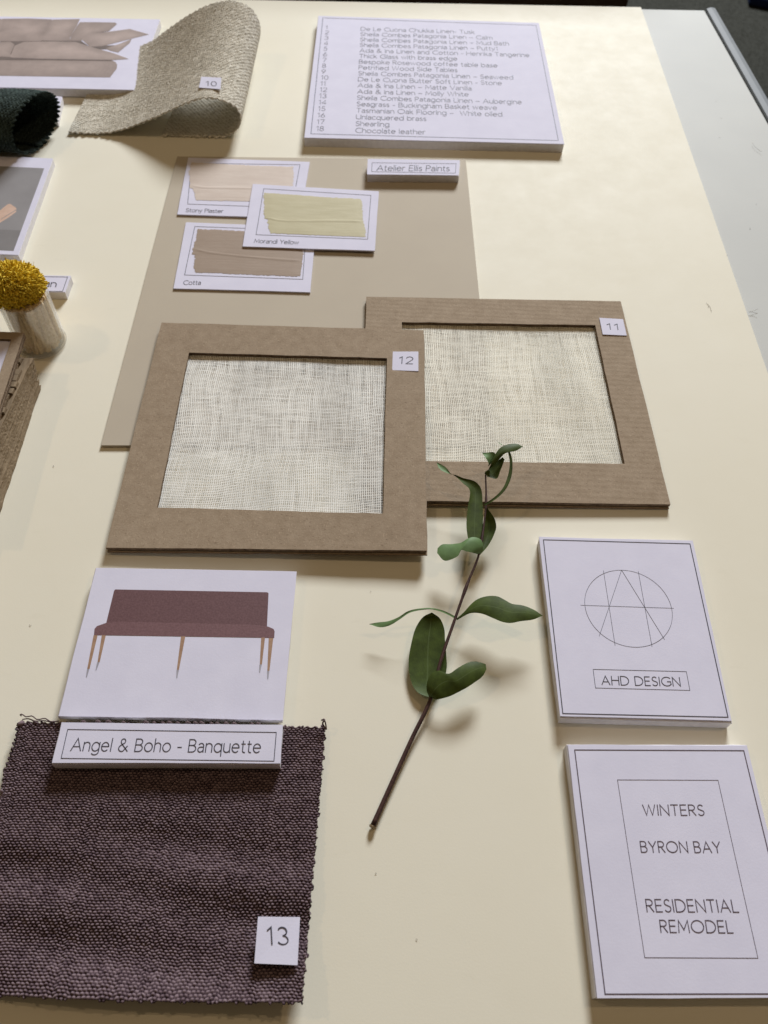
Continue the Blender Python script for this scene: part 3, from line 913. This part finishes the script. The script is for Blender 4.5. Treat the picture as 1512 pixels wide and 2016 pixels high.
# aubergine
zc = Z(0, 1500, 2.16)
nu, nv, cu, cv = 720, 580, 150, 97
u, v = np.meshgrid(np.linspace(0, 1, nu), np.linspace(0, 1, nv))
ue = u + (pink(v, 46, .010)+.004*np.sin(v*21))*(1-u)**30 - .005*np.abs(np.sin(v*70))*u**40
ve = v + (pink(u, 40, .008))*(1-v)**30 - .010*np.sin(u*math.pi)*v**30*-1
Q = np.array(quad([(34, 1420), (643, 1430), (597, 1974), (-100, 1955)], .0036))
P = bilin(Q, ue, ve)
lift_ = .0085*np.clip((v-.72)/.28, 0, 1)**1.7*(.35+.65*u) + .0045*np.clip((u-.75)/.25, 0, 1)**1.6*np.clip((v-.22)*2, 0, 1)
lift_ += .0030*np.clip((.12-u)/.12, 0, 1)**1.5
wav = .0012*np.sin(v*17+u*5+.8*np.sin(u*5))*np.clip((v-.3)*4, 0, 1) + .0010*np.sin(v*29-u*6+1)*np.clip((v-.3)*4, 0, 1) + .0004*np.sin(u*13+v*9)
zup = .0003+lift_+wav*np.clip((v-.22)*4, .0, 1)
P = P + (CAMP-P)*(zup/(CAMH-P[..., 2]))[..., None]          # raised toward the eye, keeps its outline
P, uvs = weave(P[::-1], cu, cv, .0011, 2)
c = at(300, 1700, 0)
t = thing('fabric_swatch', 'large aubergine woven swatch tagged 13, under the banquette label', 'fabric', (c[0], c[1], 0), 'fabric samples')
grid_obj('cloth', P, AUBERGINE, t, uvs, .0012)
V, F = [], []
def thread(pts, zs, r=.00035):
    path = catmull([at(x, y, z) for (x, y), z in zip(pts, zs)], 18)
    obj('frayed_thread', *tube_data(path, r, 6), FRAY, t, True)
thread(zb((90, 690), (86, 684), (95, 683), (110, 694), (135, 690), (160, 706), (190, 700), (215, 714), (250, 712)), [.004, .006, .007, .006, .006, .007, .006, .006, .005])
thread(zb((95, 705), (120, 702), (150, 712), (185, 710), (230, 720)), [.005]*5)
thread(zb((1385, 745), (1372, 722), (1380, 706), (1368, 708)), [.006, .009, .01, .008], .0005)
thread(zb((1388, 748), (1384, 720), (1376, 702)), [.006, .008, .01], .0004)
for k in range(26):
    x = 285+k*34+RNG.uniform(-8, 8)
    y = 716+k*.4
    s = RNG.uniform(5, 12)
    if RNG.random() < .75:
        thread(zb((x-s, y+6), (x-s*.4, y-s*.6), (x+s*.5, y-s*.2), (x+s, y+7)), [.005, .0096, .0096, .005], .0006)
tz = [.0115+.0016, .0130+.0016, .0148+.0016, .0128+.0016]
numtag(zc((1097, 658), (1276, 660), (1265, 865), (1081, 857)), tz, '13', zc((1140, 775), (1226, 777), (1136, 702)), t, .00032)

# stone linen, folded over in a loop
z1 = Z(0, 0, 2.7)
g0, g1 = at(135, 267), at(452, 274)
front = [on_plane(x, y, g0, g1) for x, y in [(134, 263), (190, 265), (235, 259), (285, 242), (330, 222), (372, 203), (405, 195), (438, 200), (462, 213), (473, 233), (466, 256), (446, 270), (405, 272), (360, 270), (318, 268)]]
h0, h1 = at(200, 104), at(495, 112)
back = [on_plane(x, y, h0, h1) for x, y in [(215, 98), (245, 97), (272, 92), (300, 80), (330, 58), (362, 36), (395, 16), (430, 3), (466, 2), (496, 17), (511, 48), (506, 82), (470, 103), (430, 106), (390, 106)]]
nu = 620
cf, cb = catmull(front, nu), catmull(back, nu)
nv = 420
v = np.linspace(0, 1, nv)[:, None]
u = np.linspace(0, 1, nu)[None, :]
ve = v + pink(u, 44, .013)*(1-v)**14 - pink(u, 44, .013)*v**14
bow = np.sin(ve*math.pi)
P = cf[None]*(1-ve)[..., None]+cb[None]*ve[..., None]
P[..., 2] -= .004*bow*np.sin(u*math.pi)**2
P[..., 2] = np.maximum(P[..., 2], .0012)
P, uvs = weave(P[:, ::-1], 132, 86, .0007, 5, .36)
c = at(330, 250)
t = thing('fabric_swatch', 'pale stone linen swatch folded into a loop and tagged 10', 'fabric', (c[0], c[1], 0), 'fabric samples')
grid_obj('cloth', P, STONE, t, uvs, .0011)
STONE_P = P
def ray_pt(px, py):            # the stone cloth's surface where the tag lies
    d = CM @ np.array([(px-756)/FPX, -(py-1008)/FPX, -1.0]); d /= np.linalg.norm(d)
    w = STONE_P.reshape(-1, 3)-CAMP
    tt = w @ d
    k = np.where(np.linalg.norm(w-tt[:, None]*d, axis=1) < .0012)[0]
    return STONE_P.reshape(-1, 3)[k[np.argmin(tt[k])]]
tpx = z1((1070, 407), (1176, 413), (1172, 474), (1057, 465))
pts = np.array([ray_pt(x, y) for x in np.linspace(392, 434, 7) for y in np.linspace(150, 175, 7)])
cf_, *_ = np.linalg.lstsq(np.c_[pts[:, :2], np.ones(len(pts))], pts[:, 2], rcond=None)
def tag_z(px, py):
    d = CM @ np.array([(px-756)/FPX, -(py-1008)/FPX, -1.0])
    s_ = (cf_[0]*CAMP[0]+cf_[1]*CAMP[1]+cf_[2]+.0022-CAMP[2])/(d[2]-cf_[0]*d[0]-cf_[1]*d[1])
    return CAMP[2]+d[2]*s_
numtag(tpx, [tag_z(x, y) for x, y in tpx], '10', z1((1096, 455), (1150, 457), (1097, 432)), t, .00036)

# seaweed linen, rolled, open end to the right
gx = at(80, 309)
cy, cz, ry, rz = gx[1]+.016, .0225, .035, .0215
nu, nv = 420, 420
th = np.linspace(-1.75, 4.9, nu)
spi = 1-.12*np.clip((th-3.2)/1.7, 0, 1)
py = cy-ry*np.cos(th)*spi
pz = cz+rz*np.sin(th)*spi
x = np.linspace(0, 1, nv)[:, None]
xe = x - pink(np.linspace(0, 1, nu)[None, :], 40, .020)*x**12
P = np.empty((nv, nu, 3))
P[..., 0] = gx[0]-.18+.180*xe-.011*np.cos(th)[None, :]*xe
P[..., 1] = py[None, :]+.005*np.sin(x*9)
P[..., 2] = np.maximum(pz[None, :], .0013)
P, uvs = weave(P[:, ::-1], 84, 96, .0010, 6)
t = thing('fabric_swatch', 'dark green woven swatch rolled over, lying below the sofa card', 'fabric', (gx[0]-.09, cy, 0), 'fabric samples')
grid_obj('cloth', P, SEAWEED, t, uvs, .0013)

# ------------------------------------------------------------------ left edge cards
zt = .009
sx = [(315, 38), (263.7, 177), (0, 172), (0, 32.6)]
q1, q2, qa, qb = quad(sx, zt)
ext = (qa-q2)/np.linalg.norm(qa-q2)*.14
q = [qb+ext, q1, q2, qa+ext]
c = mid(q)
t = thing('sofa_card', 'white card printed with a pinkish beige cushioned sofa, at the far left', 'card', (c[0], c[1], 0))
slab('paper_face', q, .0007, PAPER, t, .0001, cut=.00006)
slab('foam_board', [p-[0, 0, .00075] for p in q], zt-.00175, FOAM, t, .0003)
zz = zt+EPS
ink = Inkset()
for mi, pts in ((2, [(-160, 318), (590, 318), (615, 330), (623, 345), (620, 365), (585, 411), (-160, 400)]),
                (1, [(-150, 100), (0, 100), (18, 104), (12, 150), (0, 165), (-150, 170)]),
                (0, [(12, 100), (150, 98), (275, 103), (278, 125), (250, 160), (213, 205), (222, 218), (-140, 222), (0, 160)]),
                (1, [(255, 112), (285, 104), (425, 101), (410, 135), (372, 200), (378, 217), (220, 216), (214, 205), (250, 150)]),
                (2, [(412, 135), (425, 118), (520, 118), (612, 120), (622, 128), (580, 165), (520, 175), (445, 205), (432, 218), (376, 218), (375, 195)]),
                (4, [(0, 219), (430, 216), (470, 244), (640, 240), (570, 262), (500, 262), (60, 250), (0, 240)]),
                (2, [(560, 258), (640, 232), (700, 207), (690, 228), (628, 279), (590, 270)]),
                (3, [(435, 210), (480, 180), (600, 166), (690, 154), (792, 183), (720, 200), (620, 226), (540, 246), (480, 248), (456, 228)]),
                (4, [(-10, 230), (140, 230), (140, 316), (-10, 316)]),
                (0, [(-150, 226), (0, 225), (55, 222), (78, 238), (55, 285), (62, 304), (0, 300), (-150, 305)]),
                (3, [(55, 300), (80, 243), (130, 223), (270, 221), (400, 224), (470, 246), (600, 282), (684, 313), (600, 319), (420, 316), (200, 312), (62, 306)]),
                (4, [(-150, 305), (0, 302), (62, 306), (200, 313), (420, 317), (600, 320), (590, 324), (200, 319), (-150, 318)])):
    ink.poly(quad(z1(*pts), zz), mi)
    if mi == 4: continue
    cx_ = sum(p[0] for p in pts)/len(pts); cy_ = sum(p[1] for p in pts)/len(pts)-6
    off = {2: 5, 1: 6, 0: 6, 3: 8}[mi]
    for j in range(7):                          # soft tones of the printed photograph
        k = .97-.12*j
        ink.poly(quad(z1(*[(cx_+(x-cx_)*(k*.5+.5*k**.5), cy_+(y-cy_)*k) for x, y in pts]), zz), min(14, off+j))
ink.build('printed_sofa', PINKPRINT, t)

z4 = Z(0, 290, 2.617)
# label under the green roll
zt = .0075
q = quad([(122, 190), (112, 235)], zt)
q = [q[0]+[-.10, .001, 0], q[0], q[1], q[1]+[-.10, .001, 0]]
t = thing('name_label', 'white label mostly hidden behind the dark green rolled swatch', 'label', (q[1][0]-.05, q[1][1], 0))
slab('paper_face', q, .0007, PAPER, t, .0001, cut=.00006)
slab('foam_board', [p-[0, 0, .00075] for p in q], zt-.00075, FOAM, t, .0003, cut=.00009)
ink = Inkset()
a, b = q[1]+[-.004, -.003, EPS], q[2]+[-.004, .003, EPS]
ink.stroke([a+[-.09, 0, 0], a, b, b+[-.09, 0, 0]], .0002)
ink.build('printed_border', INK, t)
ink = Inkset()
ink.write('l', np.array(a)+[-.0065, -.014, 0], np.array([.010, 0, 0]), np.array([.001, .010, 0]), .00035)
ink.build('lettering', INK, t)

# grey photo card
zt = .0075
q1, q2, qa = quad([(104, 312), (36, 502), (0, 307)], zt)
e = (qa-q1)/np.linalg.norm(qa-q1)*.17
q = [q1+e, q1, q2, q2+e]
c = mid(q)
t = thing('photo_card', 'white card printed with a grey photo and peach strap, below the green swatch', 'card', (c[0], c[1], 0))
slab('paper_face', q, .0007, PAPER, t, .0001, cut=.00006)
slab('foam_board', [p-[0, 0, .00075] for p in q], zt-.00075, FOAM, t, .0003, cut=.00009)
zz = zt+EPS
ink = Inkset()
g1_, g2_ = quad(z4((228, 108), (70, 533)), zz)
hm = g1_+(g2_-g1_)*.77
ink.poly([g1_+e*.9, g1_, hm, hm+e*.9], 0)
ink.poly([hm+e*.9, hm, g2_, g2_+e*.9], 1)
ink.poly(quad(z4((-60, 360), (0, 325), (40, 293), (52, 291), (85, 313), (83, 333), (44, 362), (8, 384), (-60, 420)), zz), 2)
ink.stroke(quad(z4((84, 322), (46, 345), (6, 370)), zz+.00002), .0003, mi=0)
ink.build('printed_photo', [GREYPRINT, GREYPRINT2, PEACHPRINT], t)

# label ending in "man"
zt = .0075
q1, q2 = quad([(139.5, 543), (128, 574.7)], zt)
e = np.array([-.105, -.0035, 0])
q = [q1+e, q1, q2, q2+e]
t = thing('name_label', 'white label ending in the letters man, behind the mustard tuft', 'label', (q1[0]-.05, q1[1]-.01, 0))
slab('paper_face', q, .0007, PAPER, t, .0001, cut=.00006)
slab('foam_board', [p-[0, 0, .00075] for p in q], zt-.00075, FOAM, t, .0003, cut=.00009)
b1_, b2_ = quad(z4((348, 668), (322, 742)), zt+EPS)
ink = Inkset()
ink.stroke([b1_+e*.93, b1_, b2_, b2_+e*.93], .00022)
ink.build('printed_border', INK, t)
ink = Inkset()
ink.fit('man', *quad([(66.5, 563.2), (109.5, 565), (69.5, 551)], zt+EPS), .00038, .16)
ink.build('lettering', INK, t)

# ------------------------------------------------------------------ mustard tuft in a clear tube
b = at(84, 676)
rt, hh = .0178, .046
t = thing('yarn_sample', 'mustard yellow yarn tuft sticking out of a clear tube of beige strands', 'yarn sample', (b[0], b[1], 0))
V, F = [], []
seg = 48
prof = [(rt*.96, .0004), (rt, .0012), (rt*1.03, .0020), (rt, .0028), (rt, hh-.002), (rt*1.03, hh), (rt*.97, hh), (rt*.95, hh-.002), (rt*.95, .003), (rt*.9, .002)]
for r_, z in prof:
    for k in range(seg):
        w = 2*math.pi*k/seg
        V.append(b+[r_*math.cos(w), r_*math.sin(w), z])
for i in range(len(prof)-1):
    for k in range(seg):
        k2 = (k+1) % seg
        F.append([i*seg+k, i*seg+k2, (i+1)*seg+k2, (i+1)*seg+k])
F.append(list(range(seg))[::-1]); F.append([(len(prof)-1)*seg+k for k in range(seg)])
obj('clear_tube', V, F, PLASTIC, t, True)
V, F = [], []
for k in range(150):
    w = RNG.uniform(0, 2*math.pi); rr = rt*.80*(RNG.uniform(.0, 1)**.3)
    ww = w+RNG.uniform(-.5, .5)
    tube_data(catmull([b+[rr*math.cos(w), rr*math.sin(w), .0035], b+[rr*1.03*math.cos((w+ww)/2), rr*1.03*math.sin((w+ww)/2), hh*.5], b+[rr*math.cos(ww), rr*math.sin(ww), hh-.001]], 8), RNG.uniform(.0010, .0019), 6, V, F)
obj('strand_bundle', V, F, YARNCORE, t, True)
V, F = [], []
tc = b+np.array([-.0080, .0035, hh+.0065])
for k in range(6500):
    d = RNG.normal(0, 1, 3); d /= np.linalg.norm(d)
    if d[2] < -.55: continue
    rad = np.array([.0235, .0185, .0125])
    p1 = tc+d*rad*RNG.uniform(.90, 1.04)
    p0 = tc+d*rad*.62+RNG.normal(0, .0012, 3)
    pm = (p0+p1)/2+RNG.normal(0, .0012, 3)
    p1 = p1+RNG.normal(0, .0009, 3)
    tube_data([p0, pm, p1, p1+(p1-pm)*.12], [.00062, .00062, .00055, .0003], 5, V, F, cap=False)
for k in range(30):
    d = RNG.normal(0, 1, 3); d[2] = abs(d[2]); d /= np.linalg.norm(d)
    p1 = tc+d*np.array([.025, .0185, .0125])
    tube_data(catmull([p1, p1+d*.002+RNG.normal(0, .001, 3), p1+d*.004+RNG.normal(0, .002, 3)], 6), .00012, 4, V, F, cap=False)
obj('tuft', V, F, MUSTARD, t, True)
# solid heart so that the tuft is dense
V, F = [], []
for i in range(13):
    for k in range(24):
        a, w = math.pi*(i/12-.5), 2*math.pi*k/24
        V.append(tc+np.array([.0215*math.cos(a)*math.cos(w), .0155*math.cos(a)*math.sin(w), .0100*math.sin(a)]))
for i in range(12):
    for k in range(24):
        F.append([i*24+k, i*24+(k+1) % 24, (i+1)*24+(k+1) % 24, (i+1)*24+k])
obj('tuft_core', V, F, MUSTARD, t, True)

# ------------------------------------------------------------------ rough wooden block with a cardboard framed card on it
z7 = Z(0, 640, 5.31)
HB = .030
p_bot = quad(z7((425, 690), (215, 1340), (0, 1990)), 0.0)
p_top = quad(z7((345, 332), (0, 1060)), HB)
dirB = (p_bot[2]-p_bot[0])/np.linalg.norm(p_bot[2]-p_bot[0])
lft = np.array([dirB[1], -dirB[0], 0]); lft = lft if lft[0] < 0 else -lft
L = .20
rr = np.random.default_rng(21)
nu, nv = 120, 24
P = np.empty((nv, nu, 3))
s = np.linspace(0, 1, nu)
e0 = p_bot[0]; t0 = p_top[0]
dT = (p_top[1]-p_top[0]); dT /= np.linalg.norm(dT)
for j in range(nv):
    w = j/(nv-1)
    a = e0*(1-w)+np.array([t0[0], t0[1], HB])*w
    dd = dirB*(1-w)+dT*w
    P[j] = a[None]+dd[None]*(s*L)[:, None]
rough = rr.normal(0, .00008, (nv, nu))+np.interp(s, np.linspace(0, 1, 30), rr.normal(0, .0003, 30))[None]+rr.normal(0, .00022, (nv, 1))
P[..., 0] += rough
P[:, :4, 1] += rr.normal(0, .0012, (nv, 4))
c = p_bot[1]
t = thing('wood_sample', 'thick rough brown wood block with ridged top, under the framed card', 'wood sample', (c[0], c[1], 0))
back = [p+lft*.11 for p in (P[0, 0], P[-1, 0], P[-1, -1], P[0, -1])]
# block body: rough side face + top of cross ridges + ends
V = [tuple(p) for p in P.reshape(-1, 3)]
F = [[j*nu+i, j*nu+i+1, (j+1)*nu+i+1, (j+1)*nu+i] for j in range(nv-1) for i in range(nu-1)]
b0i = len(V)
V += [tuple(p) for p in back]
F += [[j*nu for j in range(nv)]+[b0i+1, b0i], [j*nu+nu-1 for j in range(nv-1, -1, -1)]+[b0i+3, b0i+2],
      [b0i, b0i+1, b0i+2, b0i+3]]
F.append([(nv-1)*nu+i for i in range(nu)]+[b0i+2, b0i+1])
obj('block', V, F, OAKROUGH, t)
V, F = [], []
for k in range(34):
    a = P[-1, 0]+dT*(.004+k*.0058)
    w = .0024+rr.uniform(-.0003, .0003)
    ht = .0018+rr.uniform(0, .0008)
    st = rr.uniform(.001, .0035)
    st += .004*(k < 2)
    q = [a+lft*st-dT*w, a+lft*st+dT*w, a+lft*.10+dT*w, a+lft*.10-dT*w]
    bi = len(V)
    V += [x+[0, 0, -.0005] for x in q]+[(x+mid(q)*0)+[0, 0, ht] for x in q]
    F += [[bi+4, bi+5, bi+6, bi+7]]+[[bi+i, bi+(i+1) % 4, bi+4+(i+1) % 4, bi+4+i] for i in range(4)]
obj('ridge', V, F, OAKROUGH, t)

HF = HB+.0075
q1, q2, q0 = quad(z7((250, 78), (0, 838), (0, 70)), HF)
e = (q0-q1)/np.linalg.norm(q0-q1)*.12
dn = (q2-q1)/np.linalg.norm(q2-q1)*.15
o_ = [q1+e, q1, q1+dn, q1+dn+e]
i1_ = quad(z7((150, 122)), HF)[0]
mg = i1_-q1
along = (dn/np.linalg.norm(dn)); ac = e/np.linalg.norm(e)
m1 = .0072
i_ = [q1+e-ac*m1+along*m1, q1+ac*m1+along*m1, q1+dn+ac*m1-along*m1, q1+dn+e-ac*m1-along*m1]
c = mid(o_)
t = thing('cardboard_frame', 'small cardboard frame round a white card, lying on the wood block', 'frame', (c[0], c[1], HB))
ring('front_sheet', o_, i_, None, .0022, KRAFT, t, .0001)
ring('back_sheet', [p-[0, 0, .0027] for p in o_], [p-[0, 0, .0027] for p in i_], None, .0022, KRAFT, t, .0001)
slab('paper_face', [p+(p-mid(i_))*.03-[0, 0, .0019] for p in i_], .0004, PAPER, t, .0001)

# ------------------------------------------------------------------ eucalyptus sprig
c = at(840, 1400)
sp = thing('eucalyptus_sprig', 'leafy green eucalyptus sprig with a dark bare stem, lying across the cream board', 'sprig', (c[0], c[1], 0))
zs8, zs7 = Z(700, 1150, 3.78), Z(700, 850, 3.78)
stem_px = [(734, 1626), (770, 1545), (812, 1452), (848, 1376), (868, 1300), (896, 1218), (920, 1150), (942, 1094), (953, 1030), (957, 985), (956, 935)]
stem_z = [.0022, .0024, .0035, .0055, .0075, .0095, .0115, .0135, .0155, .017, .020]
path = catmull([at(x, y, z) for (x, y), z in zip(stem_px, stem_z)], 70)
radii = np.interp(np.linspace(0, 1, 70), [0, .03, .35, .62, .85, 1], [.00148, .00135, .0011, .0008, .0006, .0005])
for k in (25, 44, 55, 63):
    radii = radii + .0004*np.exp(-((np.arange(70)-k)/1.3)**2)
V, F = tube_data(path, radii, 10)
obj('stem', V, F, STEM, sp, True)
d = path[0]-path[1]; d /= np.linalg.norm(d)
V, F = tube_data([path[0]+d*.00005, path[0]+d*.0009], [.0019, .0017], 10)
obj('cut_end', V, F, STEMCUT, sp)

def leaf(zf, e1, e2, zs, cup=.001, tilt=0.0, flip=False, n=34, mcols=11):
    """blade lofted between two edges given from base to tip; zs: height along it; tilt raises edge 1 over edge 2"""
    k1 = len(e1); k2 = len(e2)
    zz1 = np.interp(np.linspace(0, 1, k1), np.linspace(0, 1, len(zs)), zs)
    zz2 = np.interp(np.linspace(0, 1, k2), np.linspace(0, 1, len(zs)), zs)
    s1, s2 = np.sin(np.linspace(0, 1, k1)*math.pi), np.sin(np.linspace(0, 1, k2)*math.pi)
    A1 = catmull([at(x, y, z+tilt*a) for (x, y), z, a in zip(zf(*e1), zz1, s1)], n)
    A2 = catmull([at(x, y, z-tilt*a) for (x, y), z, a in zip(zf(*e2), zz2, s2)], n)
    w = np.linspace(0, 1, mcols)
    P = A1[:, None]*(1-w)[None, :, None]+A2[:, None]*w[None, :, None]
    sv = np.sin(np.linspace(0, 1, n)*math.pi)[:, None]**.6
    P[..., 2] += -cup*(1-(2*w-1)**2)[None, :]*sv + .0002*np.sin(np.linspace(0, 14, n))[:, None]*(np.abs(2*w-1)**2)[None, :]
    P[..., 2] = np.maximum(P[..., 2], .0006)
    if flip: P = P[:, ::-1]
    uv = np.stack(np.broadcast_arrays(w[None, :], np.linspace(0, 1, n)[:, None]), -1)
    return grid_obj('leaf', P, LEAF, sp, uv)
# big dark leaf, left of the stem
leaf(zs8, [(535, 838), (470, 812), (425, 755), (400, 660), (396, 560), (415, 440), (450, 320), (505, 242), (568, 212)],
     [(552, 838), (610, 775), (660, 700), (679, 620), (676, 540), (666, 420), (660, 330), (628, 255), (568, 212)], [.005, .004, .005, .007, .010], .0008)
# curled leaf right of it
leaf(zs8, [(548, 838), (530, 800), (530, 740), (560, 670), (620, 641), (690, 668), (760, 625), (830, 585), (890, 573), (968, 596)],
     [(572, 846), (585, 856), (605, 859), (640, 853), (700, 834), (760, 806), (830, 770), (890, 728), (945, 686), (974, 635)], [.0065, .009, .0115, .013, .0135, .0125], -.0012, .001, flip=False)
# right dark leaf
leaf(zs8, [(748, 258), (800, 215), (845, 165), (895, 118), (960, 92), (1050, 90), (1110, 118), (1160, 145), (1250, 158), (1330, 192), (1392, 236)],
     [(756, 268), (800, 243), (840, 222), (890, 214), (950, 222), (1030, 256), (1090, 282), (1150, 291), (1230, 275), (1320, 264), (1392, 236)], [.009, .012, .0145, .0165, .017, .0165, .0155], -.0008)
# left narrow leaf seen along its edge
leaf(zs8, [(738, 238), (690, 214), (630, 190), (560, 176), (480, 180), (390, 202), (320, 245), (240, 275), (170, 284), (102, 298)],
     [(732, 252), (685, 228), (625, 203), (560, 187), (485, 193), (400, 216), (330, 262), (250, 308), (180, 321), (102, 300)], [.009, .013, .016, .016, .013, .010, .009], .0)
# leaf along the stem, bent over to the left
leaf(zs7, [(870, 880), (838, 800), (825, 690), (836, 560), (848, 430), (800, 385), (738, 326), (712, 314), (676, 268), (640, 245), (603, 228)],
     [(912, 905), (935, 800), (948, 680), (946, 540), (930, 415), (885, 368), (800, 343), (745, 320), (716, 316), (672, 303), (622, 275), (603, 228)], [.012, .014, .0165, .019, .021, .021, .020], .0008)
# leaf behind the stem
leaf(zs7, [(918, 918), (932, 820), (948, 720), (958, 630), (968, 556)],
     [(922, 922), (985, 850), (1035, 755), (1047, 708), (1032, 640), (970, 556)], [.0095, .010, .011, .013, .016], .0012)
# curled leaf at the middle node
leaf(zs7, [(944, 895), (950, 850), (932, 802), (885, 783), (840, 792), (785, 826), (715, 835), (645, 838), (610, 868)],
     [(905, 912), (890, 907), (862, 900), (825, 890), (786, 879), (765, 922), (728, 945), (662, 958), (607, 905)], [.0145, .017, .019, .019, .017, .015, .014], -.0008, flip=False)
# thin curved leaf at the top right
leaf(zs7, [(953, 540), (1030, 490), (1095, 420), (1135, 320), (1147, 230), (1130, 140), (1095, 98), (1062, 78), (1037, 50)],
     [(965, 550), (1045, 502), (1115, 432), (1158, 340), (1168, 240), (1155, 160), (1120, 104), (1078, 95), (1037, 50)], [.018, .022, .025, .0285, .030, .030], .0, flip=False)
leaf(zs7, [(980, 300), (1008, 240), (1032, 180), (1075, 122), (1130, 95), (1190, 87), (1245, 110)],
     [(1000, 275), (1040, 238), (1078, 195), (1108, 165), (1155, 150), (1200, 138), (1245, 112)], [.022, .027, .029, .030, .029], -.0006)
leaf(zs7, [(985, 262), (990, 235), (968, 195), (940, 155)], [(1005, 240), (1040, 205), (1035, 158), (940, 155)], [.022, .024, .026, .026], .0006, flip=True)
leaf(zs7, [(978, 310), (1000, 262), (1050, 220), (1095, 190)], [(978, 335), (1050, 348), (1078, 290), (1110, 205)], [.021, .022, .024, .026], .0008)
leaf(zs7, [(968, 322), (960, 312), (970, 292), (985, 285)], [(985, 328), (992, 312), (1000, 296), (990, 285)], [.0195, .021, .022, .023], -.0005)

# ------------------------------------------------------------------ lint on the board
V, F = [], []
spots = [(1204, 168), (1410, 199), (1420, 232), (1417, 271), (1476, 450), (1489, 402), (1431, 502), (1100+850/2.881, 1740/2.881), (106, 917), (204, 790), (1340, 1220), (290, 1340), (60, 1230), (17, 1362),
         (750, 1430), (888, 1405), (740, 1720), (910, 1513), (774, 1630), (1028, 1650), (470, 1240), (1290, 1041), (120, 800), (175, 960), (730, 1164), (1050, 1164), (330, 318), (700, 1930), (820, 1850), (980, 1760)]
for x, y in spots[1:8]+spots[8::4]:
    zl = .0004 if x < 1262+(y-14)*.347 else T+.0004
    p = at(x, y, zl)
    w = RNG.uniform(0, 6.28); l = RNG.uniform(.0003, .0007); k = RNG.normal(0, .5)
    a = np.array([math.cos(w), math.sin(w), 0])*l; b_ = np.array([-math.sin(w), math.cos(w), 0])*l*k
    tube_data(catmull([p-a, p+b_, p+a], 6), .0001, 5, V, F)
for pts in (z3((1098, 810), (1115, 835), (1152, 862)), z3((1078, 1768), (1105, 1772), (1128, 1780)), z3((1080, 1770), (1104, 1764), (1130, 1752)), z3((838, 1718), (858, 1740), (866, 1768))):
    tube_data(catmull([at(x, y, .0004) for x, y in pts], 8), .00009, 5, V, F)
tag(obj('lint', V, F, LINT), 'tiny dark fibres and crumbs scattered over the cream board', 'lint', kind='stuff')
